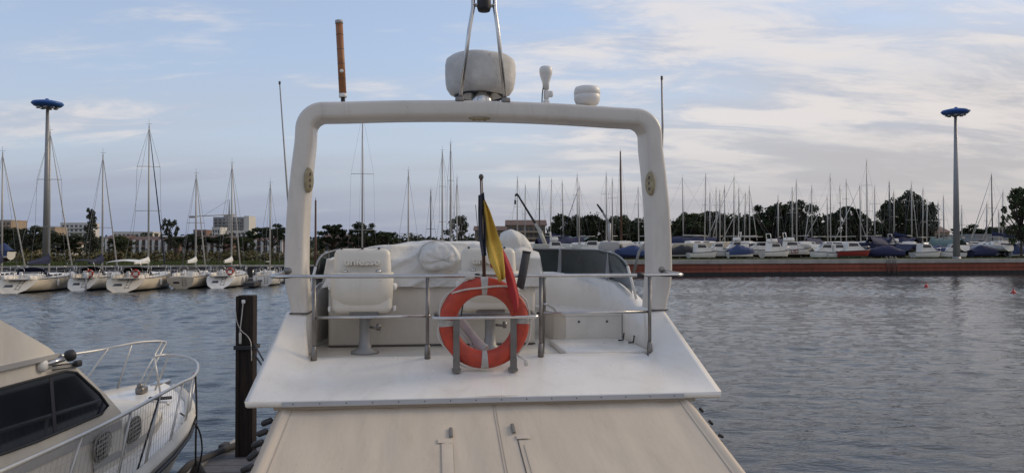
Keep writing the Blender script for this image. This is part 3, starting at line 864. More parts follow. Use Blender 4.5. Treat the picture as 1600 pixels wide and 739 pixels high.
def rig(e, ym, zd, H, L, B, fs, fb, sp=(.55,), sw=.95, mast='mast_alu', r=.085, furl='furl_white', wire=.014, boomlen=None, cover='tarp_navy', boom=True, lean=0.0, rope=None):
    """mast foot at ym on deck height zd, truck at H above the water line"""
    mt_ = MB().tube([(0, ym, zd - .1), (0, ym - lean * .5, (zd + H) / 2), (0, ym - lean, H)], [r, r, r * .62], 8).build('mast', mast, e)
    MB().tube([(0, ym - lean, H), (0, ym - lean - .05, H + .55)], .012, 4).build('aerial', 'wire', mt_)
    MB().tube([(-.2, ym - lean, H + .12), (.25, ym - lean, H + .14)], .012, 4).build('wind_vane', 'wire', mt_)
    for s in sp:
        z = lerp(zd, H, s)
        MB().tube([(-sw * (1.12 - .3 * s), ym - lean * s - .1, z), (0, ym - lean * s, z + .03), (sw * (1.12 - .3 * s), ym - lean * s - .1, z)], .026, 5).build('spreader', mast, mt_)
    top = (0, ym - lean, H * .985)
    bow = (0, L * .985, fb)
    MB().tube([top, bow], .012 if not furl else [.02, .02], 5).build('forestay', 'wire', e)
    if furl:
        a, b_ = Vector(top), Vector(bow)
        MB().tube([a.lerp(b_, .04), a.lerp(b_, .5), a.lerp(b_, .95)], [.028, .055, .065], 6).build('furled_sail', furl, e)
    MB().tube([top, (0, .15, fs + .1)], wire, 4).build('backstay', 'wire', e)
    for s in (-1, 1):
        pts = [top]
        for q in reversed(sp):
            pts.append((s * sw * (1.12 - .3 * q), ym - lean * q - .1, lerp(zd, H, q)))
        pts.append((s * B * .43, ym - .15, fs + .25))
        MB().tube(pts, wire, 4).build('shroud', 'wire', e)
    if boom:
        bl = boomlen or L * .33; zb = zd + 1.0
        bo = MB().tube([(0, ym - .1, zb), (0, ym - bl, zb + .05)], .06, 8).build('boom', mast, e)
        if cover:
            P = []
            for i in range(9):
                t = i / 8; y = lerp(ym - .02, ym - bl, t); hh = lerp(.85 if cover == 'tarp_navy' else .55, .14, t ** .55); ww = lerp(.17, .10, t)
                P.append([(-.03, y, zb - .12), (-ww, y, zb + .08), (-ww * .6, y, zb + hh * .6), (0, y, zb + hh), (ww * .6, y, zb + hh * .6), (ww, y, zb + .08), (.03, y, zb - .12)])
            MB().grid(P).build('sail_cover', cover, bo)
def rails(e, sheer, fs, fb, L):
    mb = MB()
    n = len(sheer) - 1
    # pulpit
    pb = [i for i in range(n + 1) if sheer[i][1] > L * .84]
    pts = [(-sheer[i][0], sheer[i][1], sheer[i][2] + .58) for i in pb] + [(sheer[i][0], sheer[i][1], sheer[i][2] + .58) for i in pb[::-1]]
    mb.tube(pts, .018, 6)
    for i in pb[::2]:
        for s in (-1, 1): mb.tube([(s * sheer[i][0], sheer[i][1], sheer[i][2]), (s * sheer[i][0], sheer[i][1], sheer[i][2] + .58)], .016, 5)
    mb.build('pulpit', 'steel', e)
    mb = MB()
    pb = [0, 1, 2]
    for s in (-1, 1):
        pts = [(s * .25, sheer[0][1] + .05, fs + .6)] + [(s * sheer[i][0], sheer[i][1] + .05, sheer[i][2] + .6) for i in pb]
        mb.tube(pts, .018, 6)
        mb.tube([(a, b_, c - .28) for a, b_, c in pts], .012, 5)
        for q in pts: mb.tube([q, (q[0], q[1], fs - .02)], .016, 5)
    mb.build('pushpit', 'steel', e)
    for s in (-1, 1):
        mb = MB()
        for zz in (.3, .58): mb.tube([(s * sheer[i][0] * .98, sheer[i][1], sheer[i][2] + zz) for i in range(2, n - 1)], .008, 4)
        for i in range(3, n - 1, 2): mb.tube([(s * sheer[i][0] * .98, sheer[i][1], sheer[i][2]), (s * sheer[i][0] * .98, sheer[i][1], sheer[i][2] + .6)], .013, 5)
        mb.build('guard_rail', 'steel', e)
def sprayhood(e, y, z, w_, mt, h=.75, l=1.1):
    P = []
    for i in range(7):
        t = i / 6; yy = y + l * t; hh = h * (1 - t ** 2.2 * .9); ww = w_ * (1 - .12 * t)
        P.append([(ww * cos(a), yy, z + hh * (max(0, sin(a)) ** .6)) for a in [pi * k / 12 for k in range(13)]])
    o = MB().grid(P).build('sprayhood', mt, e)
    P2 = [[(p[0] * .66, p[1] + .02, p[2] + .012 - (p[2] - z) * .04) for p in row[3:10]] for row in P[3:6]]
    return o
def yacht(px_mast, D_stern, ytop, L, B, label, head=0.13, hull='hull_white', hood=None, bimini=None, furl='furl_white', cover='tarp_navy', sp=(.36, .70), sw=.9, rake=.5, fs=1.05, fb=1.35, ymast=.56, mast='mast_alu', boom=True, name='sailboat', group='sailboats moored stern out along the left quay', outboard=False, fine=1.0, boomlen=None, r=.085, wire=.014):
    ym = L * ymast
    Dm = D_stern + ym * cos(head)
    xm = X_at(px_mast, Dm)
    e = empty(name, (xm + sin(head) * ym, D_stern, 0), head, label, 'sailboat', group)
    rows, sheer = hull_rows(L, B, fs, fb, .55, rake, fine=fine)
    hull_mesh(rows).build('hull', hull, e)
    deck_mesh(sheer).build('deck', 'gelcoat_cream', e)
    rubbing(sheer, .03).build('rubbing_strake', 'boot_dark' if hull != 'hull_navy' else 'plastic_white', e)
    boot_band(rows, 'boot_stripe', 'boot_dark', e)
    ch = .42
    coachroof(L * .30, L * .74, B * .31, B * .17, fs + .03, ch).build('coachroof', 'gelcoat', e)
    for s in (-1, 1):
        for k in range(3):
            y0 = L * (.35 + .10 * k)
            P = [(s * (B * .31 - .014 - (y0 + q - L * .30) / (L * .44) * B * .14 + (.035)) , y0 + q, fs + .03 + .12 * ((y0 + q) / L - .3) + hh) for q, hh in ((0, .12), (L * .075, .12), (L * .07, .25), (.05, .26))]
            MB().add(P, [(0, 1, 2, 3)]).build('window', 'dark_window', e)
    # cockpit well, coamings, wheel
    for s in (-1, 1):
        MB().rbox((s * B * .27, L * .18, fs + .16), (.26, L * .24, .34), .07, 2).build('cockpit_coaming', 'gelcoat', e)
    MB().box((0, L * .17, fs + .012), (B * .40, L * .24, .03)).build('cockpit_sole', 'plastic_grey', e)
    MB().tube([(cos(a) * .38, L * .11, fs + .62 + sin(a) * .38) for a in [2 * pi * k / 18 for k in range(18)]], .018, 6, closed=True).build('steering_wheel', 'steel', e)
    MB().rbox((0, L * .13, fs + .3), (.24, .24, .62), .05, 2).build('pedestal', 'plastic_white', e)
    rails(e, sheer, fs, fb, L)
    rig(e, ym, fs + ch * .7, Z_at(ytop, Dm), L, B, fs, fb, sp=sp, sw=sw, furl=furl, cover=cover, mast=mast, boom=boom, boomlen=boomlen, r=r, wire=wire)
    if hood: sprayhood(e, L * .285, fs + .2, B * .33, hood)
    if bimini:
        P = []
        for i in range(7):
            t = i / 6; yy = lerp(L * .02, L * .25, t)
            P.append([(B * .36 * (k / 4 - 1), yy, fs + 1.62 - .16 * (k / 4 - 1) ** 2 - .12 * (2 * t - 1) ** 2) for k in range(9)])
        o = MB().grid(P).build('bimini', bimini, e)
        mb = MB()
        for s in (-1, 1):
            for yy in (L * .03, L * .24): mb.tube([(s * B * .36, yy, fs + 1.36), (s * B * .37, L * .13, fs)], .015, 5)
        mb.build('bimini_frame', 'steel', e)
    # transom details: recess panel, dark hatch, swim ladder
    tz = fs * .55
    def tp(x, z): return (x, rake * (max(0.0, z) / fs - .25) - .02, z)
    MB().add([tp(-.22 * B, fs * .45), tp(-.02 * B, fs * .45), tp(-.04 * B, fs * .62), tp(-.20 * B, fs * .62)], [(0, 1, 2, 3)]).build('name_panel', 'window_dark', e)
    mb = MB()
    for x in (.06 * B, .06 * B + .3): mb.tube([tp(x, fs * .95), tp(x, fs * .25)], .018, 5)
    for k in range(3): mb.tube([tp(.06 * B, fs * (.3 + .22 * k)), tp(.06 * B + .3, fs * (.3 + .22 * k))], .016, 5)
    mb.build('swim_ladder', 'steel_dull', e)
    for k, yy in enumerate((.35, .55)):
        i = int(yy * (len(sheer) - 1)); b_, y_, z_ = sheer[i]
        f_ = MB().lathe([(.01, -.62), (.10, -.55), (.11, -.15), (.06, -.03), (.02, 0)], (b_ + .10, y_, z_ - .12), 10).build('fender', 'plastic_white', e)
    if outboard:
        o = MB().rbox((B * .22, -.12, fs + .25), (.3, .34, .5), .08, 2).build('outboard', outboard, e)
        MB().tube([(B * .22, -.14, fs + .05), (B * .22, -.2, -.3)], .07, 8).build('leg', 'plastic_grey', o)
    return e
def buoy_ring(parent_e, lx, ly, lz, label):
    """small lifebuoy hung on a boat's stern rail"""
    M_ = Matrix.Translation(parent_e.location) @ Matrix.Rotation(parent_e.rotation_euler.z, 4, 'Z')
    p = M_ @ Vector((lx, ly, lz))
    pts = [(cos(a) * .27, 0, sin(a) * .27) for a in [2 * pi * k / 22 for k in range(22)]]
    o = MB().tube(pts, .085, 8, closed=True).build('lifebuoy', 'ring_red')
    o.location = p; o.rotation_euler = (radians(-8), 0, parent_e.rotation_euler.z)
    tag(o, label, 'lifebuoy', 'lifebuoys on the moored sailboats')
    for k in range(4):
        MB().tube([(cos(a) * .27, 0, sin(a) * .27) for a in (k * pi / 2 - .16 + .8, k * pi / 2 + .8, k * pi / 2 + .16 + .8)], .09, 8).build('band', 'ring_band', o)

yacht(3, 64, 238, 10.5, 3.3, 'sailboat moored at the far left, cut off by the picture edge', hood='tarp_navy', sp=(.43,))
bA = yacht(77, 61.5, 205, 11.4, 3.6, 'cream sailboat with navy sail cover in front of the left lamp mast', hull='hull_cream', hood='tarp_navy', sp=(.33, .66), rake=1.5, sw=1.1)
bB = yacht(160, 65, 241, 8.8, 2.9, 'white sailboat with furled white genoa left of the tallest left mast', hood='tarp_black', bimini='tarp_black', cover='tarp_navy', sp=(.38,), rake=1.4, outboard='plastic_white')
bC = yacht(232, 63.5, 196, 11.6, 3.7, 'sailboat with the tallest left mast, white bimini and dark furled genoa', hood='tarp_black', bimini='canvas_white', furl='furl_navy', cover='canvas_white', sp=(.42, .72), rake=1.5, hull='hull_cream', sw=1.1)
bD = yacht(306, 68, 272, 8.4, 2.9, 'small cream sailboat with bundled white sail left of the crane', hull='hull_cream', hood='plastic_grey', cover='canvas_white', sp=(.50,), rake=-.35, sw=.8)
bE = yacht(362, 69, 256, 9.2, 3.0, 'white sailboat with sloping flat transom right of the crane', hood='plastic_grey', cover='canvas_white', sp=(.47,), rake=1.5)
bF = yacht(422, 73, 287, 6.4, 2.4, 'smallest white sailboat moored nearest to the arch', cover=None, furl=None, sp=(.5,), rake=.1, fs=.95, fb=1.1, sw=.7)
buoy_ring(bB, .75, .2, 1.45, 'red lifebuoy on the stern of the white sailboat with black canopy')
buoy_ring(bC, 1.0, .3, 1.5, 'red lifebuoy on the stern of the tallest-masted left sailboat')
buoy_ring(bE, .95, .3, 1.5, 'red lifebuoy on the sailboat with the sloping transom')
# boats moored beyond our boat: seen through the arch by their rigs
yacht(566, 72, 172, 12.5, 3.9, 'sailboat with broad double spreaders seen through the arch left half', cover=None, furl=None, sp=(.25, .60), sw=1.22, boom=False, group='sailboats moored beyond the motor yacht', wire=.008)
yacht(638, 78, 268, 8.6, 2.9, 'sailboat with single low spreaders right of the broad-spreader mast', cover=None, furl=None, sp=(.36,), sw=.95, mast='mast_alu', group='sailboats moored beyond the motor yacht')
yacht(673, 84, 298, 7.2, 2.6, 'sailboat with short dark mast left of the cluster by the flag', cover=None, furl=None, sp=(.5,), mast='mast_dark', sw=.5, group='sailboats moored beyond the motor yacht')
yacht(691, 76, 236, 10, 3.2, 'sailboat with tall mast left in the cluster by the flag', cover=None, furl=None, head=.55, sp=(.4, .7), sw=.4, group='sailboats moored beyond the motor yacht', r=.095)
yacht(704, 82, 224, 10.6, 3.3, 'sailboat with the tallest mast in the cluster by the flag', cover='canvas_white', furl=None, sp=(.35, .7), sw=.4, group='sailboats moored beyond the motor yacht', r=.1)
yacht(714, 88, 279, 8.4, 2.8, 'sailboat with shorter mast right in the cluster by the flag', cover='canvas_white', furl=None, sp=(.4,), sw=.6, group='sailboats moored beyond the motor yacht', head=-.1)

# floating pontoon the left sailboats lie against
e = empty('floating_pontoon', (-40, 77, 0), 0.22, 'low floating pontoon between the left sailboats and the quay', 'pontoon')
for i in range(9):
    MB().rbox((-32 + i * 8, 0, .25), (7.9, 1.8, .5), .05, 1, smooth=False).build('pontoon_section', 'dock_deck', e)
for i, px in enumerate((392, 100, 268)):
    D = 75.5
e = empty('finger_pontoon', (X_at(393, 71), 71, 0), 0.13, 'short dark finger pontoon between the two right-hand moored sailboats', 'pontoon')
for i in range(3): MB().rbox((0, i * 2.2, .28), (1.0, 2.16, .4), .05, 1, smooth=False).build('pontoon_section', 'dock_dark', e)
mb = MB()
for yy in (.2, 3, 6): mb.tube([(.4, yy, .4), (.4, yy, 1.2)], .03, 6)
mb.tube([(.4, .2, 1.2), (.4, 6, 1.2)], .025, 6)
mb.build('hand_rail', 'steel_dull', e)

# ---- boats laid up ashore on the right
def shell_top(rows): return MB().grid([r[:4] for r in rows]).grid([r[9:] for r in rows]).add([p for p in rows[0]], [tuple(range(13))])
def shell_bottom(rows): return MB().grid([r[3:10] for r in rows])
YARD = {}
for key, (L, B, fs, fb) in dict(a=(9.5, 3.1, 1.05, 1.35), b=(11.5, 3.6, 1.15, 1.5), c=(7.5, 2.6, .9, 1.15)).items():
    rows, sheer = hull_rows(L, B, fs, fb, .5, .5)
    keel = MB(); keel.prism([(L * .36, -.4), (L * .60, -.4), (L * .55, -1.0), (L * .42, -1.0)], 0, -.09, .09)
    keel.prism([(.25, .05), (.75, .05), (.65, -.85), (.35, -.85)], 0, -.05, .05)
    crd = MB()
    for s in (-1, 1):
        for yy in (L * .28, L * .68):
            crd.tube([(s * B * .46, yy, -1.05), (s * B * .30, yy, -.1)], .05, 5)
        crd.box((s * B * .46, L * .48, -1.01), (.12, L * .5, .1))
    for yy in (L * .28, L * .68): crd.box((0, yy, -1.02), (B * .92, .12, .1))
    wins = []
    for s in (-1, 1):
        for k in range(2):
            y0 = L * (.36 + .14 * k)
            wins.append(MB().add([(s * (B * .30 - .10 * k), y0, fs + .16), (s * (B * .30 - .16 - .1 * k), y0 + L * .10, fs + .16), (s * (B * .29 - .16 - .1 * k), y0 + L * .095, fs + .30), (s * (B * .29 - .10 * k), y0 + .06, fs + .31)], [(0, 1, 2, 3)]).mesh('window', 'dark_window'))
    YARD[key] = dict(L=L, B=B, fs=fs, fb=fb, top=shell_top(rows), bot=shell_bottom(rows), deck=deck_mesh(sheer).mesh('deck', 'gelcoat_cream'),
                     roof=coachroof(L * .30, L * .74, B * .31, B * .17, fs + .03, .42).mesh('coachroof', 'gelcoat'), keel=keel, crd=crd.mesh('cradle', 'steel_dull'), sheer=sheer, win=wins)
    YARD[key]['m'] = {}
def shared(key, part, mt):
    d = YARD[key]['m']
    if (part, mt) not in d: d[(part, mt)] = YARD[key][part].mesh(dict(top='hull', bot='bottom', keel='keel')[part], mt)
    return d[(part, mt)]
def yard_yacht(px, D, ytop, key, heading, hull, bottom, label, cover=None, mast='mast_alu', furl=None, sp=(.5,), r=.10, tarp=None, lean=0.0, zoff=0.0, sw=.8, name='sailboat'):
    Y = YARD[key]; L, B, fs, fb = Y['L'], Y['B'], Y['fs'], Y['fb']
    ym = L * .56; zk = ZR + 1.05 + zoff
    xm = X_at(px, D)
    e = empty(name, (xm + sin(heading) * ym, D - cos(heading) * ym, zk), heading, label, 'sailboat', 'sailboats laid up ashore behind the right quay')
    link('hull', shared(key, 'top', hull), e); link('bottom', shared(key, 'bot', bottom), e)
    link('deck', Y['deck'], e); link('coachroof', Y['roof'], e); link('keel', shared(key, 'keel', bottom), e)
    link('cradle', Y['crd'], e)
    for wm_ in Y['win']: link('window', wm_, e)
    H = Z_at(ytop, D) - zk
    rig(e, ym, fs + .3, H, L, B, fs, fb, sp=sp, sw=sw, mast=mast, r=r, furl=furl, cover=cover, lean=lean, wire=.011)
    if tarp:
        P = []
        for i, (b, y, z) in enumerate(Y['sheer'][1:-1]):
            P.append([(k * b * 1.04, y, z - .25 if abs(k) == 1 else z + .95 * (1 - abs(k)) + .05 + .1 * sin(i * 1.7)) for k in (-1, -.96, -.5, 0, .5, .96, 1)])
        MB().grid(P).build('winter_cover', tarp, e)
    return e
ORD = ['first', 'second', 'third', 'fourth', 'fifth', 'sixth', 'seventh', 'eighth', 'ninth', 'tenth', 'eleventh', 'twelfth', 'thirteenth', 'fourteenth', 'fifteenth', 'sixteenth', 'seventeenth', 'eighteenth', 'nineteenth', 'twentieth']
# photo columns and mast-head rows of the masts, left to right
mid = [(808, 278), (820, 290), (843, 276, 'mast_dark'), (860, 280), (880, 284), (902, 274), (947.5, 272), (957, 280), (998, 294)]
rt1 = [(1068, 277), (1101, 273), (1109, 301), (1119, 295), (1125, 299), (1132.5, 292), (1146.5, 276), (1154, 294), (1163, 301), (1171.5, 293), (1216, 307), (1238, 295), (1245, 283), (1268.5, 291), (1293.5, 308), (1298, 273)]
rt2 = [(1314, 291), (1322.5, 282), (1345, 290), (1355, 252), (1367, 293), (1390, 285, 'mast_dark'), (1397, 299), (1425, 287), (1441.5, 295), (1448, 316), (1468, 316), (1475, 307), (1503, 323), (1541, 317), (1551, 273, 'mast_dark'), (1561, 329), (1566, 299), (1589, 297)]
hulls = ['hull_white', 'hull_white', 'hull_cream', 'hull_white', 'hull_navy']
bots = ['antifoul', 'antifoul_blue', 'antifoul', 'boot_dark']
tarps = [None, None, 'tarp_green', None, 'tarp_navy', None, None, None, None]
RY = random.Random(5)
for grp, ref in ((mid, 'rightwards from the black crane hook, seen through the arch'), (rt1, 'ashore counting right from the arch'), (rt2, 'ashore counting right from the red-hulled boat')):
    for i, it in enumerate(grp):
        px, yt = it[0], it[1]
        D = RY.uniform(120, 140)
        ht = (YHOR - yt) * D / FPX
        key = 'b' if ht > 11 else ('a' if ht > 8.5 else 'c')
        hc = RY.choice(hulls)
        side = px / 1600
        yard_yacht(px, D, yt, key, RY.choice((.35, -.5, 1.2, -1.2, 2.6, .1)) + RY.uniform(-.2, .2), hc, RY.choice(bots),
                   '%s %s mast %s' % (ORD[i], {'a': 'middling', 'b': 'tall', 'c': 'short'}[key], ref),
                   cover=RY.choice((None, 'tarp_navy', None, None)), mast=it[2] if len(it) > 2 else 'mast_alu',
                   furl=RY.choice((None, 'furl_white', None)), sp=RY.choice(((.5,), (.38, .7), (.55,))), tarp=RY.choice(tarps), lean=RY.uniform(-.25, .25), sw=RY.uniform(.6, .95))
yard_yacht(905, 118, 290, 'c', 1.25, 'hull_white', 'antifoul', 'white sailboat whose furled forestay slopes right of the crane building', furl='furl_navy', r=.11, sp=(.45,))
yard_yacht(971, 112, 236, 'a', .12, 'hull_cream', 'antifoul', 'old sailboat with a thick brown wooden mast inside the right arch leg', mast='mast_wood', r=.16, furl=None, sp=(.3,), lean=-.5, sw=.5)
e = empty('mooring_post', (X_at(493, 80), 80, 0), 0, 'slim brown wooden post beside the left arch leg', 'post')
MB().tube([(0, 0, -1), (0, 0, Z_at(313, 80))], [.16, .09], 8).build('shaft', 'mast_wood', e)
MB().tube([(0, 0, Z_at(313, 80)), (0, 0, Z_at(313, 80) + .3)], .03, 6).build('pin', 'wire', e)
e = empty('leaning_pole', (X_at(751, 96), 96, ZR), 0, 'thin dark leaning pole just left of the flagstaff', 'pole')
MB().tube([(0, 0, -.1), (-.64, 0, Z_at(320, 96) - ZR)], .05, 6).build('shaft', 'mast_dark', e)
MB().box((0, 0, .05), (.5, .5, .3)).build('foot', 'concrete', e)

# motor boats ashore
def yard_motorboat(px, D, L, B, heading, hull, label, tarp=None, kind='cruiser', zoff=.55, bottom='antifoul', text=None, fly=False, window='dark_window', name='motorboat'):
    L *= .70; B *= .80; zoff *= .55
    fs, fb = .66, .9
    rows, sheer = hull_rows(L, B, fs, fb, .45, -.15, fine=.5)
    e = empty(name, (X_at(px, D) + sin(heading) * L / 2, D - cos(heading) * L / 2, ZR + zoff), heading, label, 'motorboat', 'motorboats laid up ashore behind the right quay')
    shell_top(rows).build('hull', hull, e); shell_bottom(rows).build('bottom', bottom, e)
    deck_mesh(sheer).build('deck', 'gelcoat', e)
    rubbing(sheer, .05).build('rubbing_strake', 'boot_dark', e)
    crd = MB()
    for yy in (L * .25, L * .65):
        crd.box((0, yy, -zoff + .06), (B * .9, .2, .14))
        for s in (-1, 1): crd.tube([(s * B * .4, yy, -zoff), (s * B * .32, yy, -.05)], .06, 5)
    crd.build('cradle', 'steel_dull', e)
    if tarp:
        P = []
        for i, (b, y, z) in enumerate(sheer):
            hh = interp([0, .12, .35, .6, .85, 1], [.15, .45, .95, .70, .28, .06], i / (len(sheer) - 1))
            P.append([(k * b * 1.06, y, z - .45 if abs(k) == 1 else z + hh * (1 - abs(k) ** 1.6) + .04 + .16 * nz3(k * 3, i * .9, px) * (1 - abs(k)) + .05 * sin(i * 2.4)) for k in (-1, -.99, -.6, -.3, 0, .3, .6, .99, 1)])
        mb = MB().grid(P); mb.build('winter_cover', tarp, e)
    else:
        cab = MB().prism([(L * .22, fs), (L * .80, fs + .12), (L * .62, fs + .75), (L * .54, fs + 1.25), (L * .24, fs + 1.3)], 0, -B * .36, B * .36)
        cab.build('cabin', 'gelcoat', e)
        for s in (-1, 1):
            MB().add([(s * (B * .36 + .012), L * .27, fs + .7), (s * (B * .36 + .012), L * .57, fs + .74), (s * (B * .36 + .012), L * .525, fs + 1.14), (s * (B * .36 + .012), L * .27, fs + 1.17)], [(0, 1, 2, 3)]).build('window', window, e)
        def fr(t, k): return (k * B * .32, lerp(L * .62, L * .54, t) + .02, lerp(fs + .75, fs + 1.25, t) + .02)
        MB().add([fr(.08, -1), fr(.08, 1), fr(.9, .95), fr(.9, -.95)], [(0, 1, 2, 3)]).build('windscreen', window, e)
        mb = MB()
        pts = [(s * b * .96, y, z + .5) for s in (-1,) for b, y, z in sheer[8:]] + [(b * .96, y, z + .5) for b, y, z in sheer[:7:-1]]
        mb.tube(pts, .02, 5)
        for q in pts[::3]: mb.tube([q, (q[0], q[1], q[2] - .5)], .018, 4)
        mb.build('bow_rail', 'steel', e)
        if fly:
            MB().rbox((0, L * .36, fs + 1.62), (B * .66, L * .26, .5), .1, 2, taper=(.92, .9)).build('flybridge', 'gelcoat', e)
            MB().tube([(-B * .3, L * .26, fs + 1.6), (-B * .26, L * .23, fs + 2.6), (B * .26, L * .23, fs + 2.6), (B * .3, L * .26, fs + 1.6)], .07, 6).build('radar_arch', 'gelcoat', e)
    if text:
        me = text_mesh(text, .8, .01, 'lettering', 'hull_red')
        o = link('lettering', me, e)
        o.rotation_euler = (pi / 2, 0, pi / 2); o.location = (B * .545, L * .45, fs * .62)
    return e
ym = [
 (1072, 112, 7.0, 2.6, -1.5, 'hull_white', 'tarp_black', 'motorboat under a black cover first right of the arch', {}),
 (1098, 110, 6.4, 2.4, -1.4, 'hull_white', None, 'low white cruiser second right of the arch', {'zoff': .3}),
 (1118, 112, 5.6, 2.3, 1.5, 'hull_white', None, 'small white cruiser left of the bright blue cover', {}),
 (1146, 111, 5.2, 2.3, 1.6, 'hull_white', None, 'white open-bowed cruiser behind the bright blue cover', {'fly': True, 'zoff': 1.0}),
 (1158, 108, 5.6, 2.3, -1.5, 'hull_white', 'tarp_blue', 'small boat under a bright blue cover right of the arch', {}),
 (1184, 114, 7.2, 2.7, 1.4, 'hull_white', None, 'white cabin cruiser with dark windows right of the bright blue cover', {'zoff': .9}),
 (1212, 109, 6.6, 2.5, -1.3, 'hull_white', None, 'white cruiser below the tallest clump of trees', {'fly': True}),
 (1240, 113, 7.6, 2.8, -1.57, 'hull_white', None, 'white cruiser with red lettering on its side', {'zoff': 1.0, 'fly': True, 'text': 'LID'}),
 (1268, 118, 7.0, 2.5, -1.5, 'hull_white', None, 'white cruiser right of the red-lettered one', {'zoff': 1.0}),
 (1286, 109, 6.0, 2.3, 1.5, 'hull_white', None, 'low white boat mid right close to the quay edge', {'zoff': .3}),
 (1312, 108, 5.6, 2.3, -1.5, 'hull_white', None, 'small white boat left of the red boat', {'zoff': .3}),
 (1334, 107, 7.4, 2.7, -1.45, 'hull_red', None, 'red-hulled cabin boat on the right shore', {'bottom': 'tarp_green', 'zoff': .7}),
 (1382, 108, 7.2, 2.6, 1.5, 'hull_navy', 'tarp_navy', 'motorboat under a dark navy cover right of the red boat', {}),
 (1402, 116, 6.6, 2.5, -1.5, 'hull_white', None, 'white cruiser behind the dark navy cover', {'fly': True, 'zoff': .8}),
 (1448, 108, 6.4, 2.5, -1.5, 'hull_white', None, 'white boat left of the right lamp mast, beside a blue cover', {'zoff': .3}),
 (1460, 110.5, 6.6, 2.5, 1.5, 'hull_white', 'tarp_blue', 'boat under a blue cover left of the right lamp mast', {}),
 (1486, 109, 5.4, 2.2, 1.4, 'hull_white', None, 'small white boat right beside the right lamp mast foot', {'zoff': .3}),
 (1526, 112, 8.0, 2.9, 1.45, 'hull_white', 'tarp_pale', 'boat under a pale lilac cover right of the right lamp mast', {'zoff': .6}),
 (1538, 109, 6.2, 2.5, -1.5, 'hull_navy', 'tarp_navy', 'boat under a dark cover right of the right lamp mast', {}),
 (1566, 114, 7.0, 2.6, 1.5, 'hull_white', None, 'white boat near the right picture edge', {'zoff': .8}),
 (1594, 109, 6.0, 2.4, -1.4, 'hull_white', 'tarp_blue', 'boat under a blue cover at the right picture edge', {}),
 (920, 106, 6.5, 2.5, 1.5, 'hull_white', None, 'white cruiser seen above the windscreen', {'zoff': 1.0, 'fly': False}),
 (985, 104, 6.0, 2.4, 1.5, 'hull_navy', 'tarp_blue', 'boat under a blue cover beside the wooden mast', {'zoff': .5}),
 (872, 110, 6.0, 2.4, -1.5, 'hull_white', None, 'white cruiser below the black crane', {'zoff': .9, 'fly': True}),
]
for px, D, L, B, hd, hc, tp_, lb, kw in ym:
    yard_motorboat(px, quay_y(X_at(px, D)) + (D - 104) * .9 + 7.5, L, B, hd, hc, lb, tarp=tp_, **kw)
# small blue and white dinghy on the bank at the far left
e = yard_motorboat(4, 88, 3.6, 1.6, 1.3, 'hull_white', 'small blue and white boat standing on the left bank', tarp='tarp_blue', zoff=.2); e.location.z = ZL + .9; e['group'] = 'boats on the left bank'

# ================================================================== THE MOTOR YACHT IN FRONT (local frame: x starboard, y forward, z up from the water)
YAW = radians(6.4)
E0 = EYE
yt = empty('motor_yacht', (-0.157, 5.83, 0), YAW, 'white motor yacht with radar arch seen from astern in the foreground', 'motor yacht')
def Yv(x, y, z): return (x, y, z + E0)
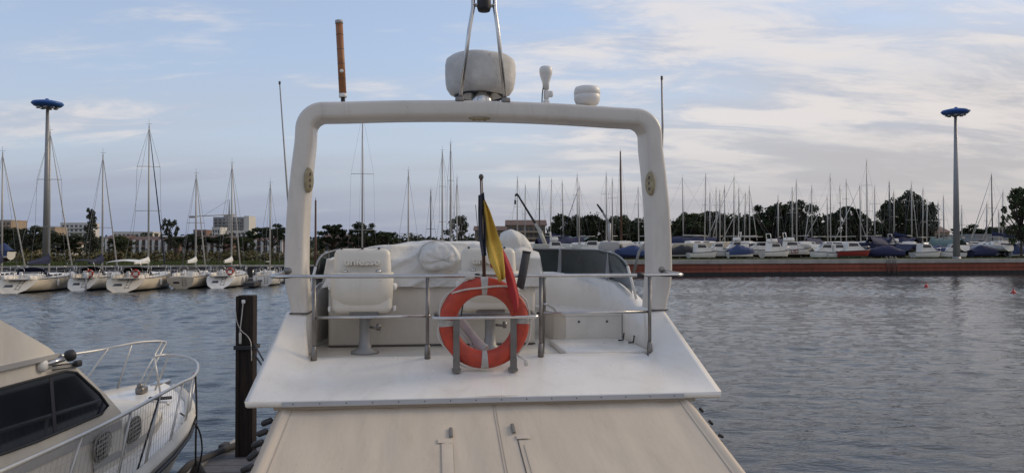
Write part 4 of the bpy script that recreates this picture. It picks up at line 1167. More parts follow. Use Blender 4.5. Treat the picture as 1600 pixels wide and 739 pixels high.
# --- moulding: aft overhang, rising side fins, coamings, floor
def zs(y): return -1.13 + .205 * min(y, .86)
def zo(y): return lerp(-1.13, -.585, y / 1.25)
def xo(y): return lerp(1.81, 1.735, y / 1.25)
mb = MB()
XI = 1.46
ysn = [0, .03, .1, .2, .3, .4, .5, .6, .7, .8, .86, .92, .98, 1.04, 1.10, 1.16, 1.21, 1.25]
def xi(y): return lerp(XI, 1.55, smooth01((y - .7) / .55))
def zi(y): return lerp(zs(y), -.588, max(0, (y - .80) / .45) ** 1.35)
fc = [k / 6 for k in range(-6, 7)]
mb.grid([[Yv(XI * f, y, zs(y)) for f in fc] for y in ysn[:12] + [.95]] + [[Yv(XI * f, .956, -1.0) for f in fc]])
fe = [k / 8 for k in range(9)]
for s in (-1, 1):
    G = []
    for y in ysn:
        t = smooth01(y / .9)
        G.append([Yv(s * lerp(xi(y) if y > .8 else XI, xo(y), e_), y, lerp(zi(y), zo(y), lerp(e_ ** 1.7, e_, t))) for e_ in fe])
    mb.grid(G)
    path = [(1.6425, 1.25, -.588, .185), (1.6425, 1.7, -.575, .17), (1.64, 2.1, -.47, .14), (1.61, 2.5, -.385, .12), (1.53, 3.0, -.345, .12), (1.36, 3.5, -.33, .12), (1.05, 3.95, -.33, .12), (.6, 4.25, -.33, .12), (0, 4.36, -.33, .12)]
    # inner wall of the fin and outer skirt
    mb.grid([[(p[0], p[1], E0 - .975) for p in [row[0] for row in G if row[0][1] > .79]], [row[0] for row in G if row[0][1] > .79]], smooth=False)
    sec = []
    y = 1.25
    sec.append([Yv(s * 1.55, y, -.975)] + [Yv(s * lerp(1.55, 1.735, q), y, -.588 + .003 * q) for q in (0, .25, .5, .75, 1)] + [Yv(s * 1.72, y, -.62), Yv(s * 1.70, y, -1.2)])
    for i in range(1, len(path)):
        x, y, zt, wd = path[i]
        xa, ya = path[i - 1][:2]; xb, yb = path[min(i + 1, len(path) - 1)][:2]
        d = Vector((xb - xa, yb - ya, 0)); nn = Vector((d.y, -d.x, 0)).normalized()
        if i == len(path) - 1: nn = Vector((0, 1, 0))
        if nn.x < 0 and i < 3: nn = -nn
        ci = Vector((x, y, 0)) - nn * wd / 2; cq = Vector((x, y, 0)) + nn * wd / 2
        P = [(ci.x, ci.y, -.975)] + [(lerp(ci.x, cq.x, q), lerp(ci.y, cq.y, q), zt - .02 * abs(2 * q - 1)) for q in (0, .25, .5, .75, 1)] + [(cq.x + nn.x * .01, cq.y + nn.y * .01, zt - .06), (cq.x + nn.x * .08, cq.y + nn.y * .08, -1.2)]
        sec.append([Yv(s * a, b, c) for a, b, c in P])
    mb.grid(sec)
    ok = [row[-1] for row in G]
    mb.grid([ok, [(p[0] - s * .008, p[1], p[2] - .02) for p in ok], [(s * 1.72, max(p[1], .004), min(p[2] - .03, E0 - 1.18)) for p in ok]], smooth=False)
fr = [k / 8 for k in range(-8, 9)]
lip0 = [Yv(f * 1.81, 0, -1.13) for f in fr]
lip = [Yv(f * 1.805, -.006, -1.137) for f in fr]; lip1 = [Yv(f * 1.802, -.006, -1.165) for f in fr]; lip2 = [Yv(f * 1.79, 0.004, -1.177) for f in fr]; lip3 = [Yv(f * 1.74, .30, -1.205) for f in fr]; lip4 = [Yv(f * 1.70, 1.25, -1.20) for f in fr]
mb.grid([lip0, lip, lip1, lip2]); mb.grid([lip2, lip3, lip4])
mb.build('flybridge_moulding', 'gelcoat', yt, weld=True)
fl = MB().prism([(-1.56, .94), (1.56, .94), (1.56, 2.2), (1.5, 3.0), (1.3, 3.5), (1.0, 3.9), (.5, 4.2), (-.5, 4.2), (-1.0, 3.9), (-1.3, 3.5), (-1.5, 3.0), (-1.56, 2.2)], 2, -1.1 + E0, -.988 + E0)
fl.build('flybridge_floor', 'gelcoat_cream', yt)
MB().tube([Yv(-1.47, .95, -.962), Yv(1.47, .95, -.962)], .012, 8).build('slab_edge_bead', 'gelcoat', yt)
# --- aluminium awning track under the lip, with screws
tr = MB().box(Yv(-.02, -.012, -1.152), (3.04, .02, .034)).build('awning_track', 'alu_strip', yt)
sc_me = MB().lathe([(.0055, 0), (.005, .002), (.001, .003)], n=8, M=Matrix.Rotation(pi / 2, 3, 'X')).mesh('screw', 'screw')
for k in range(16): link('screw', sc_me, tr, Yv(-1.46 + k * .192, -.023, -1.150))
# --- hull and deckhouse below
rows, sheer = hull_rows(11.6, 3.5, 1.15, 1.75, .6, -.1, fine=.5)
rows = [[(x, y - 2.6, z) for x, y, z in r] for r in rows]; sheer = [(b, y - 2.6, z) for b, y, z in sheer]
hull_mesh(rows).build('hull', 'hull_white', yt)
deck_mesh(sheer).build('deck', 'gelcoat', yt)
dh = MB().prism([(-.1, 1.1), (6.2, 1.45), (4.6, 2.42), (.05, 2.49)], 0, -1.50, 1.50)
dh.build('deckhouse', 'gelcoat', yt)
for s in (-1, 1):
    MB().add([(s * 1.508, .5, 1.7), (s * 1.508, 4.9, 1.75), (s * 1.508, 4.5, 2.28), (s * 1.508, .5, 2.28)], [(0, 1, 2, 3)]).build('saloon_window', 'dark_window', yt)
# --- cockpit canvas
cv = MB(); rows = []
NX = 97
def canvas_z(y): return interp([-2.05, -2.0, -1.9, .06], [-1.82, -1.76, -1.70, -1.195], y)
ycs = [-2.04, -2.0, -1.9] + [-1.8 + 1.86 * i / 22 for i in range(23)]
def canv(fx, y):
    w_ = lerp(1.63, 1.60, (y + 2) / 2.06); x = fx * w_
    sag = -.018 * sin(pi * min(1, max(0, (y + 1.9) / 1.96))) * (1 - abs(fx) ** 6)
    wr = .016 * nz3(x * 2.2, y * .7, 3.1) + .010 * nz3(x * 6, y * .9, 8.3) + .010 * abs(nz3(x * 3.4 + y * .8, y * 1.6 - x, 5.5))
    edge = -.05 * max(0, (abs(fx) - .965) / .035) ** 2
    roll = .016 * exp(-((abs(fx) - .955) / .014) ** 2)
    return Yv(x, y, canvas_z(y) + sag + wr * (1 - abs(fx) ** 8) + edge + roll)
fxs = [(-1 + 2 * i / (NX - 1)) for i in range(NX)]
fxs = sorted(set([-1, -.985, -.97, -.955, -.94, -.92, .92, .94, .955, .97, .985, 1] + [f for f in fxs if abs(f) < .915]))
for y in ycs: rows.append([canv(f, y) for f in fxs])
cv.grid(rows)
bot = [Yv(f * 1.62, -2.12, -2.55) for f in fxs]
cv.grid([rows[0], bot])
for s in (0, -1):
    side_t = [r[s] for r in rows]
    cv.grid([side_t, [(p[0] * .985, p[1], 1.2) for p in side_t]])
cvo = cv.build('cockpit_canvas', 'canvas_beige', yt)
def on_canvas(x, y, dz=.004):
    q = canv(x / 1.61, y); return (x, y, q[2] + dz)
def seam(x, y0, y1, wd, mt, name, x1=None, dz=.004):
    P = []
    for i in range(13):
        t = i / 12; y = lerp(y0, y1, t); xx = lerp(x, x1 if x1 is not None else x, t)
        P.append([on_canvas(xx - wd / 2, y, dz - .002), on_canvas(xx, y, dz + .001), on_canvas(xx + wd / 2, y, dz - .002)])
    return MB().grid(P).build(name, mt, cvo)
seam(.015, .05, -1.85, .005, 'seam_beige', 'seam'); seam(.032, .05, -1.85, .003, 'seam_beige', 'seam', dz=.003)
seam(-.345, -.50, -1.85, .075, 'canvas_hem', 'window_flap', x1=-.36, dz=.008)
seam(-.386, -.50, -1.85, .006, 'seam_beige', 'seam', x1=-.40, dz=.006); seam(-.305, -.50, -1.85, .006, 'seam_beige', 'seam', x1=-.32, dz=.006)
seam(.145, -.46, -1.85, .008, 'seam_dark', 'seam', x1=.165); seam(.18, -.55, -1.85, .005, 'seam_beige', 'seam', x1=.205, dz=.003)
for s_ in (-1, 1):
    seam(s_ * 1.475, .05, -1.85, .006, 'seam_beige', 'seam', x1=s_ * 1.50, dz=.004)
for x, y in ((-.315, -.36), (.128, -.34)):
    M_ = Matrix.Rotation(radians(14), 3, 'X')
    q = on_canvas(x, y, .012)
    bk = MB().rbox(q, (.026, .13, .014), .004, 2, M=M_).build('buckle', 'buckle', cvo)
    xs_ = x + (.06 if x > 0 else -.045)
    MB().grid([[on_canvas(xs_ - .05 + .025 * a, y - .08 - .03 * b, .009) for b in range(3)] for a in range(5)]).build('strap', 'canvas_hem', cvo)
MB().rbox(Yv(0, .05, -1.192), (3.22, .05, .03), .01, 2).build('canvas_head_rail', 'seam_beige', cvo)
for s in (-1, 1):
    for k in range(9 if s < 0 else 3):
        y = -.02 - .155 * k if s < 0 else .0 - .2 * k
        q = Yv(s * (1.625 + .02), y, canvas_z(y) - .06)
        MB().rbox(q, (.085, .065, .042) if s < 0 else (.045, .035, .025), .012 if s > 0 else .019, 3, M=Matrix.Rotation(s * R.uniform(.3, .8), 3, 'Y') @ Matrix.Rotation(R.uniform(-.5, .5), 3, 'Z')).build('hook_toggle', 'rubber_black', cvo)
# --- radar arch
def arch_path():
    pts = []
    for z, x in ((-.60, 1.655), (-.5, 1.665), (-.35, 1.69), (-.2, 1.70), (0.1, 1.695), (.4, 1.68), (.7, 1.655), (.95, 1.628)): pts.append((x, z))
    cx, cz, r = 1.452, 1.065, .172
    for k in range(0, 9):
        a = radians(4 + 80 * k / 8); pts.append((cx + r * cos(a), cz + r * sin(a)))
    for x in (1.25, 1.1, .9, .7, .5, .3, .1): pts.append((x, 1.234 + .044 * (1 - (x / 1.4) ** 2)))
    return pts + [(-x, z) for x, z in pts[::-1]]
ap = arch_path()
rows = []
nA = len(ap)
for i, (x, z) in enumerate(ap):
    xa, za = ap[max(i - 1, 0)]; xb, zb = ap[min(i + 1, nA - 1)]
    t_ = Vector((xb - xa, 0, zb - za)).normalized(); nrm = Vector((-t_.z, 0, t_.x))
    hz = z
    th = lerp(.180, .158, smooth01((z + .3) / 1.5)) if z > -.5 else .165
    if z < -.3: th *= lerp(.92, 1, smooth01((z + .6) / .3))
    y0 = 1.22 + .03 * smooth01((z - .2) / 1.2); dp = .36
    cs = []
    rr_ = .040
    nq = 5
    for (sx, sy) in ((1, -1), (1, 1), (-1, 1), (-1, -1)):
        for k in range(nq):
            a0 = {(1, -1): -pi / 2, (1, 1): 0, (-1, 1): pi / 2, (-1, -1): pi}[(sx, sy)]
            a = a0 + pi / 2 * k / (nq - 1)
            cn, cy = sx * (th / 2 - rr_), sy * (dp / 2 - rr_)
            cs.append((cn + rr_ * cos(a), cy + rr_ * sin(a)))
    rows.append([Yv(x + nrm.x * a, y0 + dp / 2 + b, z + nrm.z * a) for a, b in cs])
mb = MB().grid(rows, close_v=True); mb.add(rows[0], [tuple(range(20))]); mb.add(rows[-1], [tuple(range(20))])
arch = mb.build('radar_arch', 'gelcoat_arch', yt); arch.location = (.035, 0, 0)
for s in (-1, 1):   # dark joint under each leg
    MB().box(Yv(s * 1.652, 1.40, -.592), (.165, .37, .012)).build('joint', 'seam_dark', arch)
def oval(cx, cy, cz, M_, lab):
    mb = MB().lathe([(.001, .022), (.06, .020), (.085, .012), (.09, 0)], n=24, M=M_, c=Yv(cx, cy, cz))
    o = mb.build('speaker_grille', 'speaker', arch)
    for k in (-.42, 0, .42):
        q = M_ @ Vector((0, k * .1, .021))
        MB().lathe([(.013, 0), (.013, .004), (.002, .005)], n=8, c=Vector(Yv(cx, cy, cz)) + q, M=M_).build('hole', 'seam_dark', arch)
Sy = Matrix.Diagonal((.42, 1.0, 1.0))
for s in (-1, 1):
    Mr = Matrix.Rotation(-s * pi / 2, 3, 'Y')
    # face the inner side: local z -> towards the centre, long axis vertical
    M_ = Matrix(((0, 0, -s), (.62, 0, 0), (0, 1.28, 0)))
    M_ = Matrix.Rotation(s * radians(38), 3, 'Z') @ M_
    oval(s * 1.578, 1.245, .60, M_, 'side')
M_ = Matrix(((0, 1.15, 0), (.45, 0, 0), (0, 0, -1)))
oval(-.035, 1.31, 1.199, M_, 'top')
# --- gear on top of the arch
def wobr(q, a, r, z):
    k = 1 + .035 * sin(a * 9 + z * 4) * smooth01((1.72 - z + 0) * 2.2) + .02 * nz3(q.x * 5, q.y * 5, z * 5)
    return Vector((q.x * k, q.y * k, q.z + .012 * nz3(q.x * 4, q.y * 4, 2)))
prof = [(.15, 1.475), (.235, 1.466), (.292, 1.49), (.328, 1.54), (.341, 1.60), (.345, 1.68), (.343, 1.765), (.330, 1.82), (.285, 1.853), (.16, 1.868), (.01, 1.873)]
ra = MB().lathe(prof, Yv(.032, 1.66, 0), 56, wob=wobr).build('radar_cover', 'canvas_grey', yt)
MB().lathe([(.10, 1.29), (.10, 1.475)], Yv(.035, 1.50, 0), 20).build('radar_base', 'steel', ra)
MB().tube([Yv(.032 + .235 * cos(a), 1.66 + .235 * sin(a), 1.47 + .012 * sin(5 * a)) for a in [2 * pi * k / 30 for k in range(30)]], .02, 6, closed=True).build('drawstring', 'rubber_black', ra)
MB().tube([Yv(.10, 1.66 - .332 + .02 * abs(a - .5), 1.6 + .22 * a) for a in (0, .5, 1)], .003, 4).build('seam', 'seam_beige', ra)
fmst = MB()
yl = 1.30
for x0, x1 in ((-.186, -.06), (.245, .142)):
    for y0, y1 in ((1.285, 1.30),):
        fmst.tube([Yv(x0, y0, 1.315), Yv(lerp(x0, x1, .72), lerp(y0, y1, .72), 2.02), Yv(x1, y1, 2.22), Yv(x1 * 1.0, y1, 2.62)], .019, 8)
fmo = fmst.build('light_mast', 'steel', yt)
for x0 in (-.186, .245):
    MB().rbox(Yv(x0, 1.30, 1.36), (.08, .09, .05), .008, 2).build('mast_foot', 'steel_dull', fmo)
MB().rbox(Yv(.04, 1.31, 2.25), (.20, .08, .012), .004, 1).build('light_bracket', 'steel', fmo)
MB().rbox(Yv(.04, 1.31, 2.62), (.24, .1, .03), .008, 2).build('mast_cap', 'steel', fmo)
MB().lathe([(.01, 2.18), (.055, 2.19), (.065, 2.22), (.065, 2.36), (.05, 2.39), (.01, 2.395)], Yv(.04, 1.29, 0), 16).build('navigation_light', 'rubber_black', fmo)
hz = 1.29
hn = MB().lathe([(.03, 1.52), (.033, 1.58), (.06, 1.66), (.064, 1.69), (.062, 1.72), (.045, 1.74), (.01, 1.748)], Yv(.655, 1.5, 0), 18).build('gps_antenna', 'plastic_white', yt)
mb = MB().rbox(Yv(.66, 1.5, 1.47), (.05, .05, .09), .012, 2); mb.rbox(Yv(.66, 1.5, 1.37), (.06, .06, .10), .014, 2); mb.tube([Yv(.66, 1.5, 1.3), Yv(.66, 1.5, 1.45)], .018, 8); mb.rbox(Yv(.70, 1.5, 1.475), (.05, .05, .06), .014, 2)
mb.build('antenna_mount', 'plastic_white', hn)
MB().tube(smoothpath([Yv(.625, 1.48, 1.53), Yv(.615, 1.47, 1.45), Yv(.61, 1.47, 1.29)], 4), .006, 6).build('cable', 'rubber_black', hn)
dm = MB().lathe([(.08, 1.372), (.108, 1.385), (.126, 1.425), (.128, 1.468), (.123, 1.473), (.128, 1.478), (.126, 1.52), (.115, 1.545), (.08, 1.556), (.02, 1.558)], Yv(1.06, 1.5, 0), 28).build('satellite_dome', 'plastic_white', yt)
MB().lathe([(.035, 1.26), (.035, 1.39)], Yv(1.06, 1.5, 0), 12).build('dome_foot', 'plastic_grey', dm)
a0, a1 = Vector(Yv(-1.268, 1.5, 1.40)), Vector(Yv(-1.305, 1.5, 2.09))
wt = MB().tube([a0, a1], .034, 14).build('wrapped_antenna', 'vinyl_tan', yt)
MB().tube([a1.lerp(a0, -.002), a1.lerp(a0, -.045)], .037, 14).build('cap', 'plastic_grey', wt)
MB().tube([a0, a0.lerp(a1, .05)], .037, 14).build('collar', 'plastic_white', wt)
MB().tube([Yv(-1.265, 1.5, 1.24), a0], .02, 8).build('stem', 'rubber_black', wt)
for k in (.25, .45, .65, .85): MB().tube([a0.lerp(a1, k), a0.lerp(a1, k + .006)], .0352, 14).build('seam', 'seam_dark', wt)
MB().lathe([(.018, 0), (.015, .006), (.002, .008)], a0.lerp(a1, .35) + Vector((0.003, -.033, 0)), 10, Matrix.Rotation(pi / 2, 3, 'X')).build('button', 'plastic_white', wt)
w1 = MB().tube([Yv(-1.70, 2.3, -.42), Yv(-1.76, 2.3, -.1), Yv(-1.885, 2.3, .25), Yv(-1.912, 2.3, .567), Yv(-1.994, 2.3, 1.69)], [.016, .015, .012, .010, .006], 6).build('whip_antenna', 'pole_grey', yt)
MB().lathe([(.011, -.015), (.011, .015)], Yv(-1.994, 2.3, 1.69), 8).build('tip', 'seam_dark', w1)
w2 = MB().tube([Yv(1.70, 2.3, -.42), Yv(1.80, 2.3, -.05), Yv(2.03, 2.3, .25), Yv(2.066, 2.3, 1.3), Yv(2.058, 2.3, 1.84)], [.016, .015, .013, .012, .010], 6).build('whip_antenna', 'pole_grey', yt)
MB().lathe([(.013, -.02), (.013, .02)], Yv(2.058, 2.3, 1.84), 8).build('tip', 'seam_dark', w2)
# --- stern rail
RY0 = .85
def railpath(s):
    return [Yv(s * 1.44, RY0, -.25), Yv(s * 1.62, RY0, -.25), Yv(s * 1.74, RY0 + .005, -.25), Yv(s * 1.795, RY0 + .04, -.249), Yv(s * 1.80, RY0 + .10, -.247), Yv(s * 1.775, RY0 + .22, -.24), Yv(s * 1.745, RY0 + .36, -.225), Yv(s * 1.71, RY0 + .44, -.215)]
rp = railpath(-1)[::-1]
full = rp + railpath(1)
rl = MB().tube(full, .0165, 10).build('stern_rail', 'steel', yt)
for s in (-1, 1):
    M_ = Matrix.Rotation(pi / 2, 3, 'X')
    MB().lathe([(.045, 0), (.045, .015), (.025, .03)], Yv(s * 1.712, 1.245, -.213), 12, M_).build('end_flange', 'steel_dull', rl)
posts = [(-1.435, RY0, zs(.86)), (-.479, RY0, zs(.86)), (.507, RY0, zs(.86)), (1.485, RY0, zs(.86))]
for x, y, zb in posts:
    p_ = MB().tube([Yv(x, y, zb - .01), Yv(x, y, -.262)], .016, 10).build('post', 'steel_dull', rl)
    MB().lathe([(.027, zb - .01), (.026, zb + .04), (.021, zb + .11), (.017, zb + .115)], Yv(x, y, 0), 12).build('socket', 'steel_dull', rl)
p_ = MB().tube([Yv(.555, 1.05, -.96), Yv(.555, .95, -.5), Yv(.54, .86, -.262)], .014, 8).build('post', 'steel_dull', rl)
MB().tube([Yv(-1.42, RY0, -.60), Yv(-.42, RY0, -.592)], .0125, 8).build('mid_rail', 'steel', rl)
MB().tube([Yv(-.42, RY0 + .02, -.592), Yv(.5, RY0 + .02, -.577)], .0125, 8).build('mid_rail', 'steel_dull', rl)
MB().tube([Yv(.5, RY0, -.579), Yv(1.47, RY0, -.574)], .0125, 8).build('mid_rail', 'steel', rl)
MB().tube(smoothpath([Yv(.55, .92, -.50), Yv(.66, 1.1, -.56), Yv(.74, 1.4, -.62)], 4), .011, 8).build('brace', 'steel', rl)
# ring holder: hoop bar and two flat brackets
hb = MB().tube([Yv(-.40, RY0, -.565), Yv(-.435, .70, -.565), Yv(-.44, .52, -.572), Yv(-.43, .465, -.575), Yv(-.40, .45, -.576), Yv(0, .445, -.575), Yv(.385, .45, -.573), Yv(.415, .465, -.572), Yv(.425, .52, -.57), Yv(.425, .70, -.56), Yv(.40, RY0, -.555)], .0135, 8).build('ring_holder', 'steel', rl)
for x in (-.245, .223):
    bkt = MB().box(Yv(x, .468, -.80), (.052, .012, .44)).build('bracket', 'steel_dull', rl)
    MB().box(Yv(x, .50, zs(.5) + .022), (.07, .10, .02)).build('foot', 'steel_dull', rl)
    MB().box(Yv(x, .47, -.955), (.056, .022, .09)).build('clamp', 'steel_dull', rl)
    MB().rbox(Yv(x, .535, -1.0), (.04, .14, .012), .003, 1).build('shelf', 'steel_dull', rl)
for x in (-.05, .33):
    MB().lathe([(.022, -.02), (.022, .02)], Yv(x, RY0, -.25), 10, Matrix.Rotation(pi / 2, 3, 'Y')).build('clamp', 'rubber_black', rl)
MB().lathe([(.024, -.03), (.024, .03)], Yv(1.40, RY0, -.25), 10, Matrix.Rotation(pi / 2, 3, 'Y')).build('clamp', 'rubber_black', rl)
rh = MB().tube([Yv(.315, .80, -.36), Yv(.34, .80, -.24), Yv(.375, .80, -.045)], .036, 14).build('rod_holder', 'foam_grip', yt)
MB().tube([Yv(.375, .80, -.05), Yv(.377, .80, -.035)], .038, 14).build('rim', 'rubber_black', rh)
# --- helm seats with embossed lettering
def helm_seat(x, y, z_top, rz):
    M_ = Matrix.Rotation(radians(-4), 3, 'X')
    o = MB().rbox(Yv(x, y + .06, z_top - .30), (.55, .13, .60), .062, 5, M=M_, taper=(.93, .9)).build('helm_seat', 'seat_shell', yt)
    # bulging shell below the rail, wrapping under the cushion
    P = []
    for i in range(12):
        t = i / 11
        zz = z_top - .22 - .36 * t; bul = .05 * sin(pi * (.15 + .75 * t)) ; hw = .285 - .03 * t ** 3
        yy = y - .035 - bul + .10 * t ** 4
        P.append([Yv(x + hw * k, yy + .10 * abs(k) ** 5, zz) for k in (-1, -.95, -.85, -.6, -.3, 0, .3, .6, .85, .95, 1)])
    P.append([(p[0], p[1] + .12, p[2] - .015) for p in P[-1]]); P.append([(p[0], p[1] + .32, p[2] + .0) for p in P[-1]])
    MB().grid(P).build('seat_bucket', 'seat_shell', o)
    MB().rbox(Yv(x, y + .30, z_top - .50), (.52, .42, .15), .05, 3).build('cushion', 'canvas_white', o)
    for s in (-1, 1):
        MB().rbox(Yv(x + s * .285, y + .20, z_top - .36), (.05, .34, .06), .02, 2).build('armrest', 'plastic_white', o)
        MB().rbox(Yv(x + s * .295, y + .04, z_top - .555), (.026, .06, .05), .010, 2).build('hinge', 'plastic_white', o)
    MB().lathe([(.13, -.99), (.13, -.965), (.06, -.935), (.058, -.88), (.052, -.87), (.052, -.66), (.07, -.65), (.07, -.61)], Yv(x + .02, y + .12, 0), 22).build('pedestal', 'pole_grey', o)
    MB().box(Yv(x + .02, y + .12, -.612), (.26, .26, .03)).build('swivel_plate', 'steel_dull', o)
    mb = MB().tube([Yv(x + .07, y + .06, -.74), Yv(x + .14, y + .02, -.745)], .012, 8); mb.lathe([(.018, -.03), (.022, 0), (.018, .03)], Yv(x + .15, y + .02, -.735), 10)
    mb.build('lever', 'steel_dull', o)
    for k in (-.19, 0.0, .15):
        MB().lathe([(.011, 0), (.011, .012), (.002, .016)], Yv(x + k, y + .05, z_top - .006), 8).build('snap_stud', 'rubber_black', o)
    me = text_mesh('uniesse', .098, .011, 'lettering', 'seat_shell')
    t_ = link('lettering', me, o); t_.location = Yv(x - .0, y - .018, z_top - .125); t_.rotation_euler = (pi / 2 - radians(5), 0, 0); t_.scale = (1.12, .9, 1)
    for k in (-.15, .15):
        MB().lathe([(.022, 0), (.024, .008), (.012, .016)], Yv(x + k, y - .02, z_top - .215), 10, Matrix.Rotation(pi / 2, 3, 'X')).build('stud', 'steel', o)
helm_seat(-1.075, 1.34, -.012, 0)
helm_seat(.10, 1.42, -.005, 0)
# --- console and lower bulkhead
MB().rbox(Yv(-.42, 2.50, -.61), (2.06, 1.16, .76), .03, 2).build('console', 'gelcoat_cream', yt)
MB().box(Yv(-.42, 1.918, -.975), (2.06, .012, .014)).build('joint', 'seam_dark', yt)
# --- bench, backrest panel and locker hatch to starboard
MB().prism([(.965, 2.12), (1.56, 2.12), (1.56, 3.3), (.80, 3.3), (.86, 2.28)], 2, -.99 + E0, -.72 + E0).build('bench', 'gelcoat', yt)
MB().prism([(.95, 2.11), (1.56, 2.11), (1.56, 3.32), (.78, 3.32), (.85, 2.27)], 2, -.718 + E0, -.695 + E0).build('bench_lid', 'gelcoat', yt)
MB().box(Yv(1.24, 2.113, -.978), (.58, .01, .014)).build('joint', 'seam_dark', yt)
P = []
for i in range(10):
    t = i / 9; x = lerp(.62, 1.58, t)
    y = lerp(3.45, 2.75, t ** 2.2)
    zt = lerp(-.30, -.46, smooth01((t - .45) / .6))
    P.append([Yv(x, y - .06, -.97), Yv(x, y - .04, -.60), Yv(x, y, zt - .05), Yv(x, y + .03, zt), Yv(x, y + .10, zt)])
MB().grid(P).build('seat_back_panel', 'gelcoat', yt)
MB().rbox(Yv(1.14, 1.46, -.965), (.78, .92, .06), .02, 2).build('locker_hatch', 'gelcoat', yt)
for x, y in ((1.42, 1.72), (1.47, 1.52)):
    MB().tube([Yv(x, y, -.93), Yv(x + .05, y, -.928), Yv(x + .06, y, -.86)], .008, 6).build('hatch_stay', 'rubber_black', yt)
for x in (1.10, 1.40):
    MB().lathe([(.012, 0), (.012, .006)], Yv(x, 2.115, -.78), 8, Matrix.Rotation(pi / 2, 3, 'X')).build('screw_cap', 'seam_dark', yt)
# --- windscreen on the forward coaming
wp = [(1.64, 1.98), (1.63, 2.4), (1.53, 3.0), (1.36, 3.5), (1.05, 3.95), (.6, 4.25), (0, 4.36)]
wp = [(x, y) for x, y in wp] + [(-x, y) for x, y in wp[-2::-1]]
fine = smoothpath([(x, y, 0) for x, y in wp], 5)
def ws_pts(i):
    p = fine[i]; zc = interp([1.9, 2.1, 2.5, 3.0, 4.4], [-.52, -.46, -.385, -.345, -.33], p.y)
    n_ = Vector((p.x * .5, p.y - 2.0, 0)).normalized()
    endf = smooth01((p.y - 1.9) / .5)
    b_ = Vector((p.x, p.y, zc)); t_ = b_ - n_ * .07 + Vector((0, -.07, lerp(.30, .31, endf)))
    return b_, t_
rowsb = [ws_pts(i) for i in range(len(fine))]
wf = MB().tube([Yv(*t_) for b_, t_ in rowsb], .010, 8).build('windscreen', 'steel_dull', yt)
cuts = [0, 8, 18, 30, 42, 52, 60]
nF = len(fine) - 1
cuts = [int(c * nF / 60) for c in cuts]
for a, b_ in zip(cuts[:-1], cuts[1:]):
    P = [[Yv(*rowsb[i][0].lerp(rowsb[i][1], q)) for q in (0.0, .5, .98)] for i in range(a, b_ + 1)]
    MB().grid(P).build('pane', 'tinted_glass', wf)
for c in cuts[1:-1]:
    b_, t_ = rowsb[c]
    MB().box(Yv(*((b_ + t_) / 2 + Vector((0, -.012, 0)))), (.045, .02, (t_ - b_).length * 1.02), Matrix.Rotation(atan2(-(t_.y - b_.y), t_.z - b_.z), 3, 'X')).build('mullion', 'alu_strip', wf)
for s in (-1, 1):
    b_, t_ = (rowsb[0] if s > 0 else rowsb[-1])
    MB().tube([Yv(*t_), Yv(s * 1.64, 1.84, -.53)], .014, 8).build('end_strut', 'plastic_white', wf)

# --- canvas covers over the dashboard, wheel and searchlight (lie on the boat: things of their own)
def wl(local): return Matrix.Translation(yt.location) @ Matrix.Rotation(YAW, 4, 'Z') @ Vector(local)
cc = Yv(-.42, 2.4, -.3)
e = empty('console_cover', wl((cc[0], cc[1], E0 - .3)), YAW, 'large white canvas cover draped over the flybridge console behind the seats', 'canvas cover')
def cov(u, v):
    """u across, v from the aft hem over the top to the forward hem"""
    x = lerp(-1.46, .66, u)
    top = interp([0, .10, .22, .36, .70, .86, 1], [-.13, -.05, .01, .055, .065, .03, -.05], u)
    y = interp([0, .28, .40, .55, .8, 1], [1.895, 1.90, 2.02, 2.3, 2.9, 3.12], v)
    z = interp([0, .28, .40, .55, .8, 1], [-.40, -.12, top * .9 - .015, top, top - .03, -.40], v)
    wr = .045 * nz3(x * 2.6 + y, z * 4 - x * 1.5, 1.7) + .075 * (.25 - abs(nz3(x * 3.2 - z * 5.5, y * 2.2 + z, 4.4))) + .008 * nz3(x * 16 - z * 9, y * 6, 7.4) + .012 * sin(9 * x + 7 * z + 2 * y) * (1 - v)
    return x, y - wr * 1.5 - .02 * sin(6.5 * x + 3 * z) * (1 if v < .4 else 0), z + (.45 * wr if v > .3 else .35 * wr)
P = []
for i in range(121):
    row = []
    for j in range(73):
        x, y, z = cov(i / 120, j / 72); row.append((x - cc[0], y - cc[1], z + .3))
    P.append(row)
mb = MB().grid(P)
for col in (0, 120):
    side = P[col]; mb.grid([side, [(p[0] + (-.05 if col == 0 else .05), p[1], min(p[2], -.1)) for p in side]])
mb.build('cover_cloth', 'canvas_white', e)
e = empty('wheel_cover', wl(Yv(-.38, 1.90, -.075)), YAW, 'lumpy white canvas bag tied over the steering wheel', 'canvas cover')
P = []
for i in range(17):
    t = i / 16
    row = []
    for k in range(40):
        a = 2 * pi * k / 40
        rr_ = interp([0, .12, .35, .6, .8, .93, 1], [.135, .165, .17, .148, .105, .055, .0], t)
        yy = interp([0, .12, .35, .6, .8, .93, 1], [.05, .02, -.045, -.095, -.125, -.14, -.143], t)
        f = 1 + .07 * sin(2 * a + .6) + .09 * nz3(cos(a) * 1.6, sin(a) * 1.6, t * 2.2 + 3) + .035 * sin(6 * a + 5 * t) * t + .03 * abs(nz3(cos(a) * 5, sin(a) * 5, t * 5))
        cx_ = .055 * t; cz_ = -.012 - .035 * t
        row.append((cx_ + rr_ * f * cos(a) * 1.12, yy + .03 * nz3(cos(a) * 3 * rr_ * 6, sin(a) * 3, t * 3), cz_ + rr_ * f * sin(a) * .88))
    P.append(row)
wc = MB().grid(P, close_v=True).build('cover_cloth', 'canvas_white', e)
MB().tube([(.178 * cos(a) * 1.05, .012, -.012 + .15 * sin(a)) for a in [2 * pi * k / 26 for k in range(26)]], .008, 6, closed=True).build('drawstring', 'canvas_grey', e)
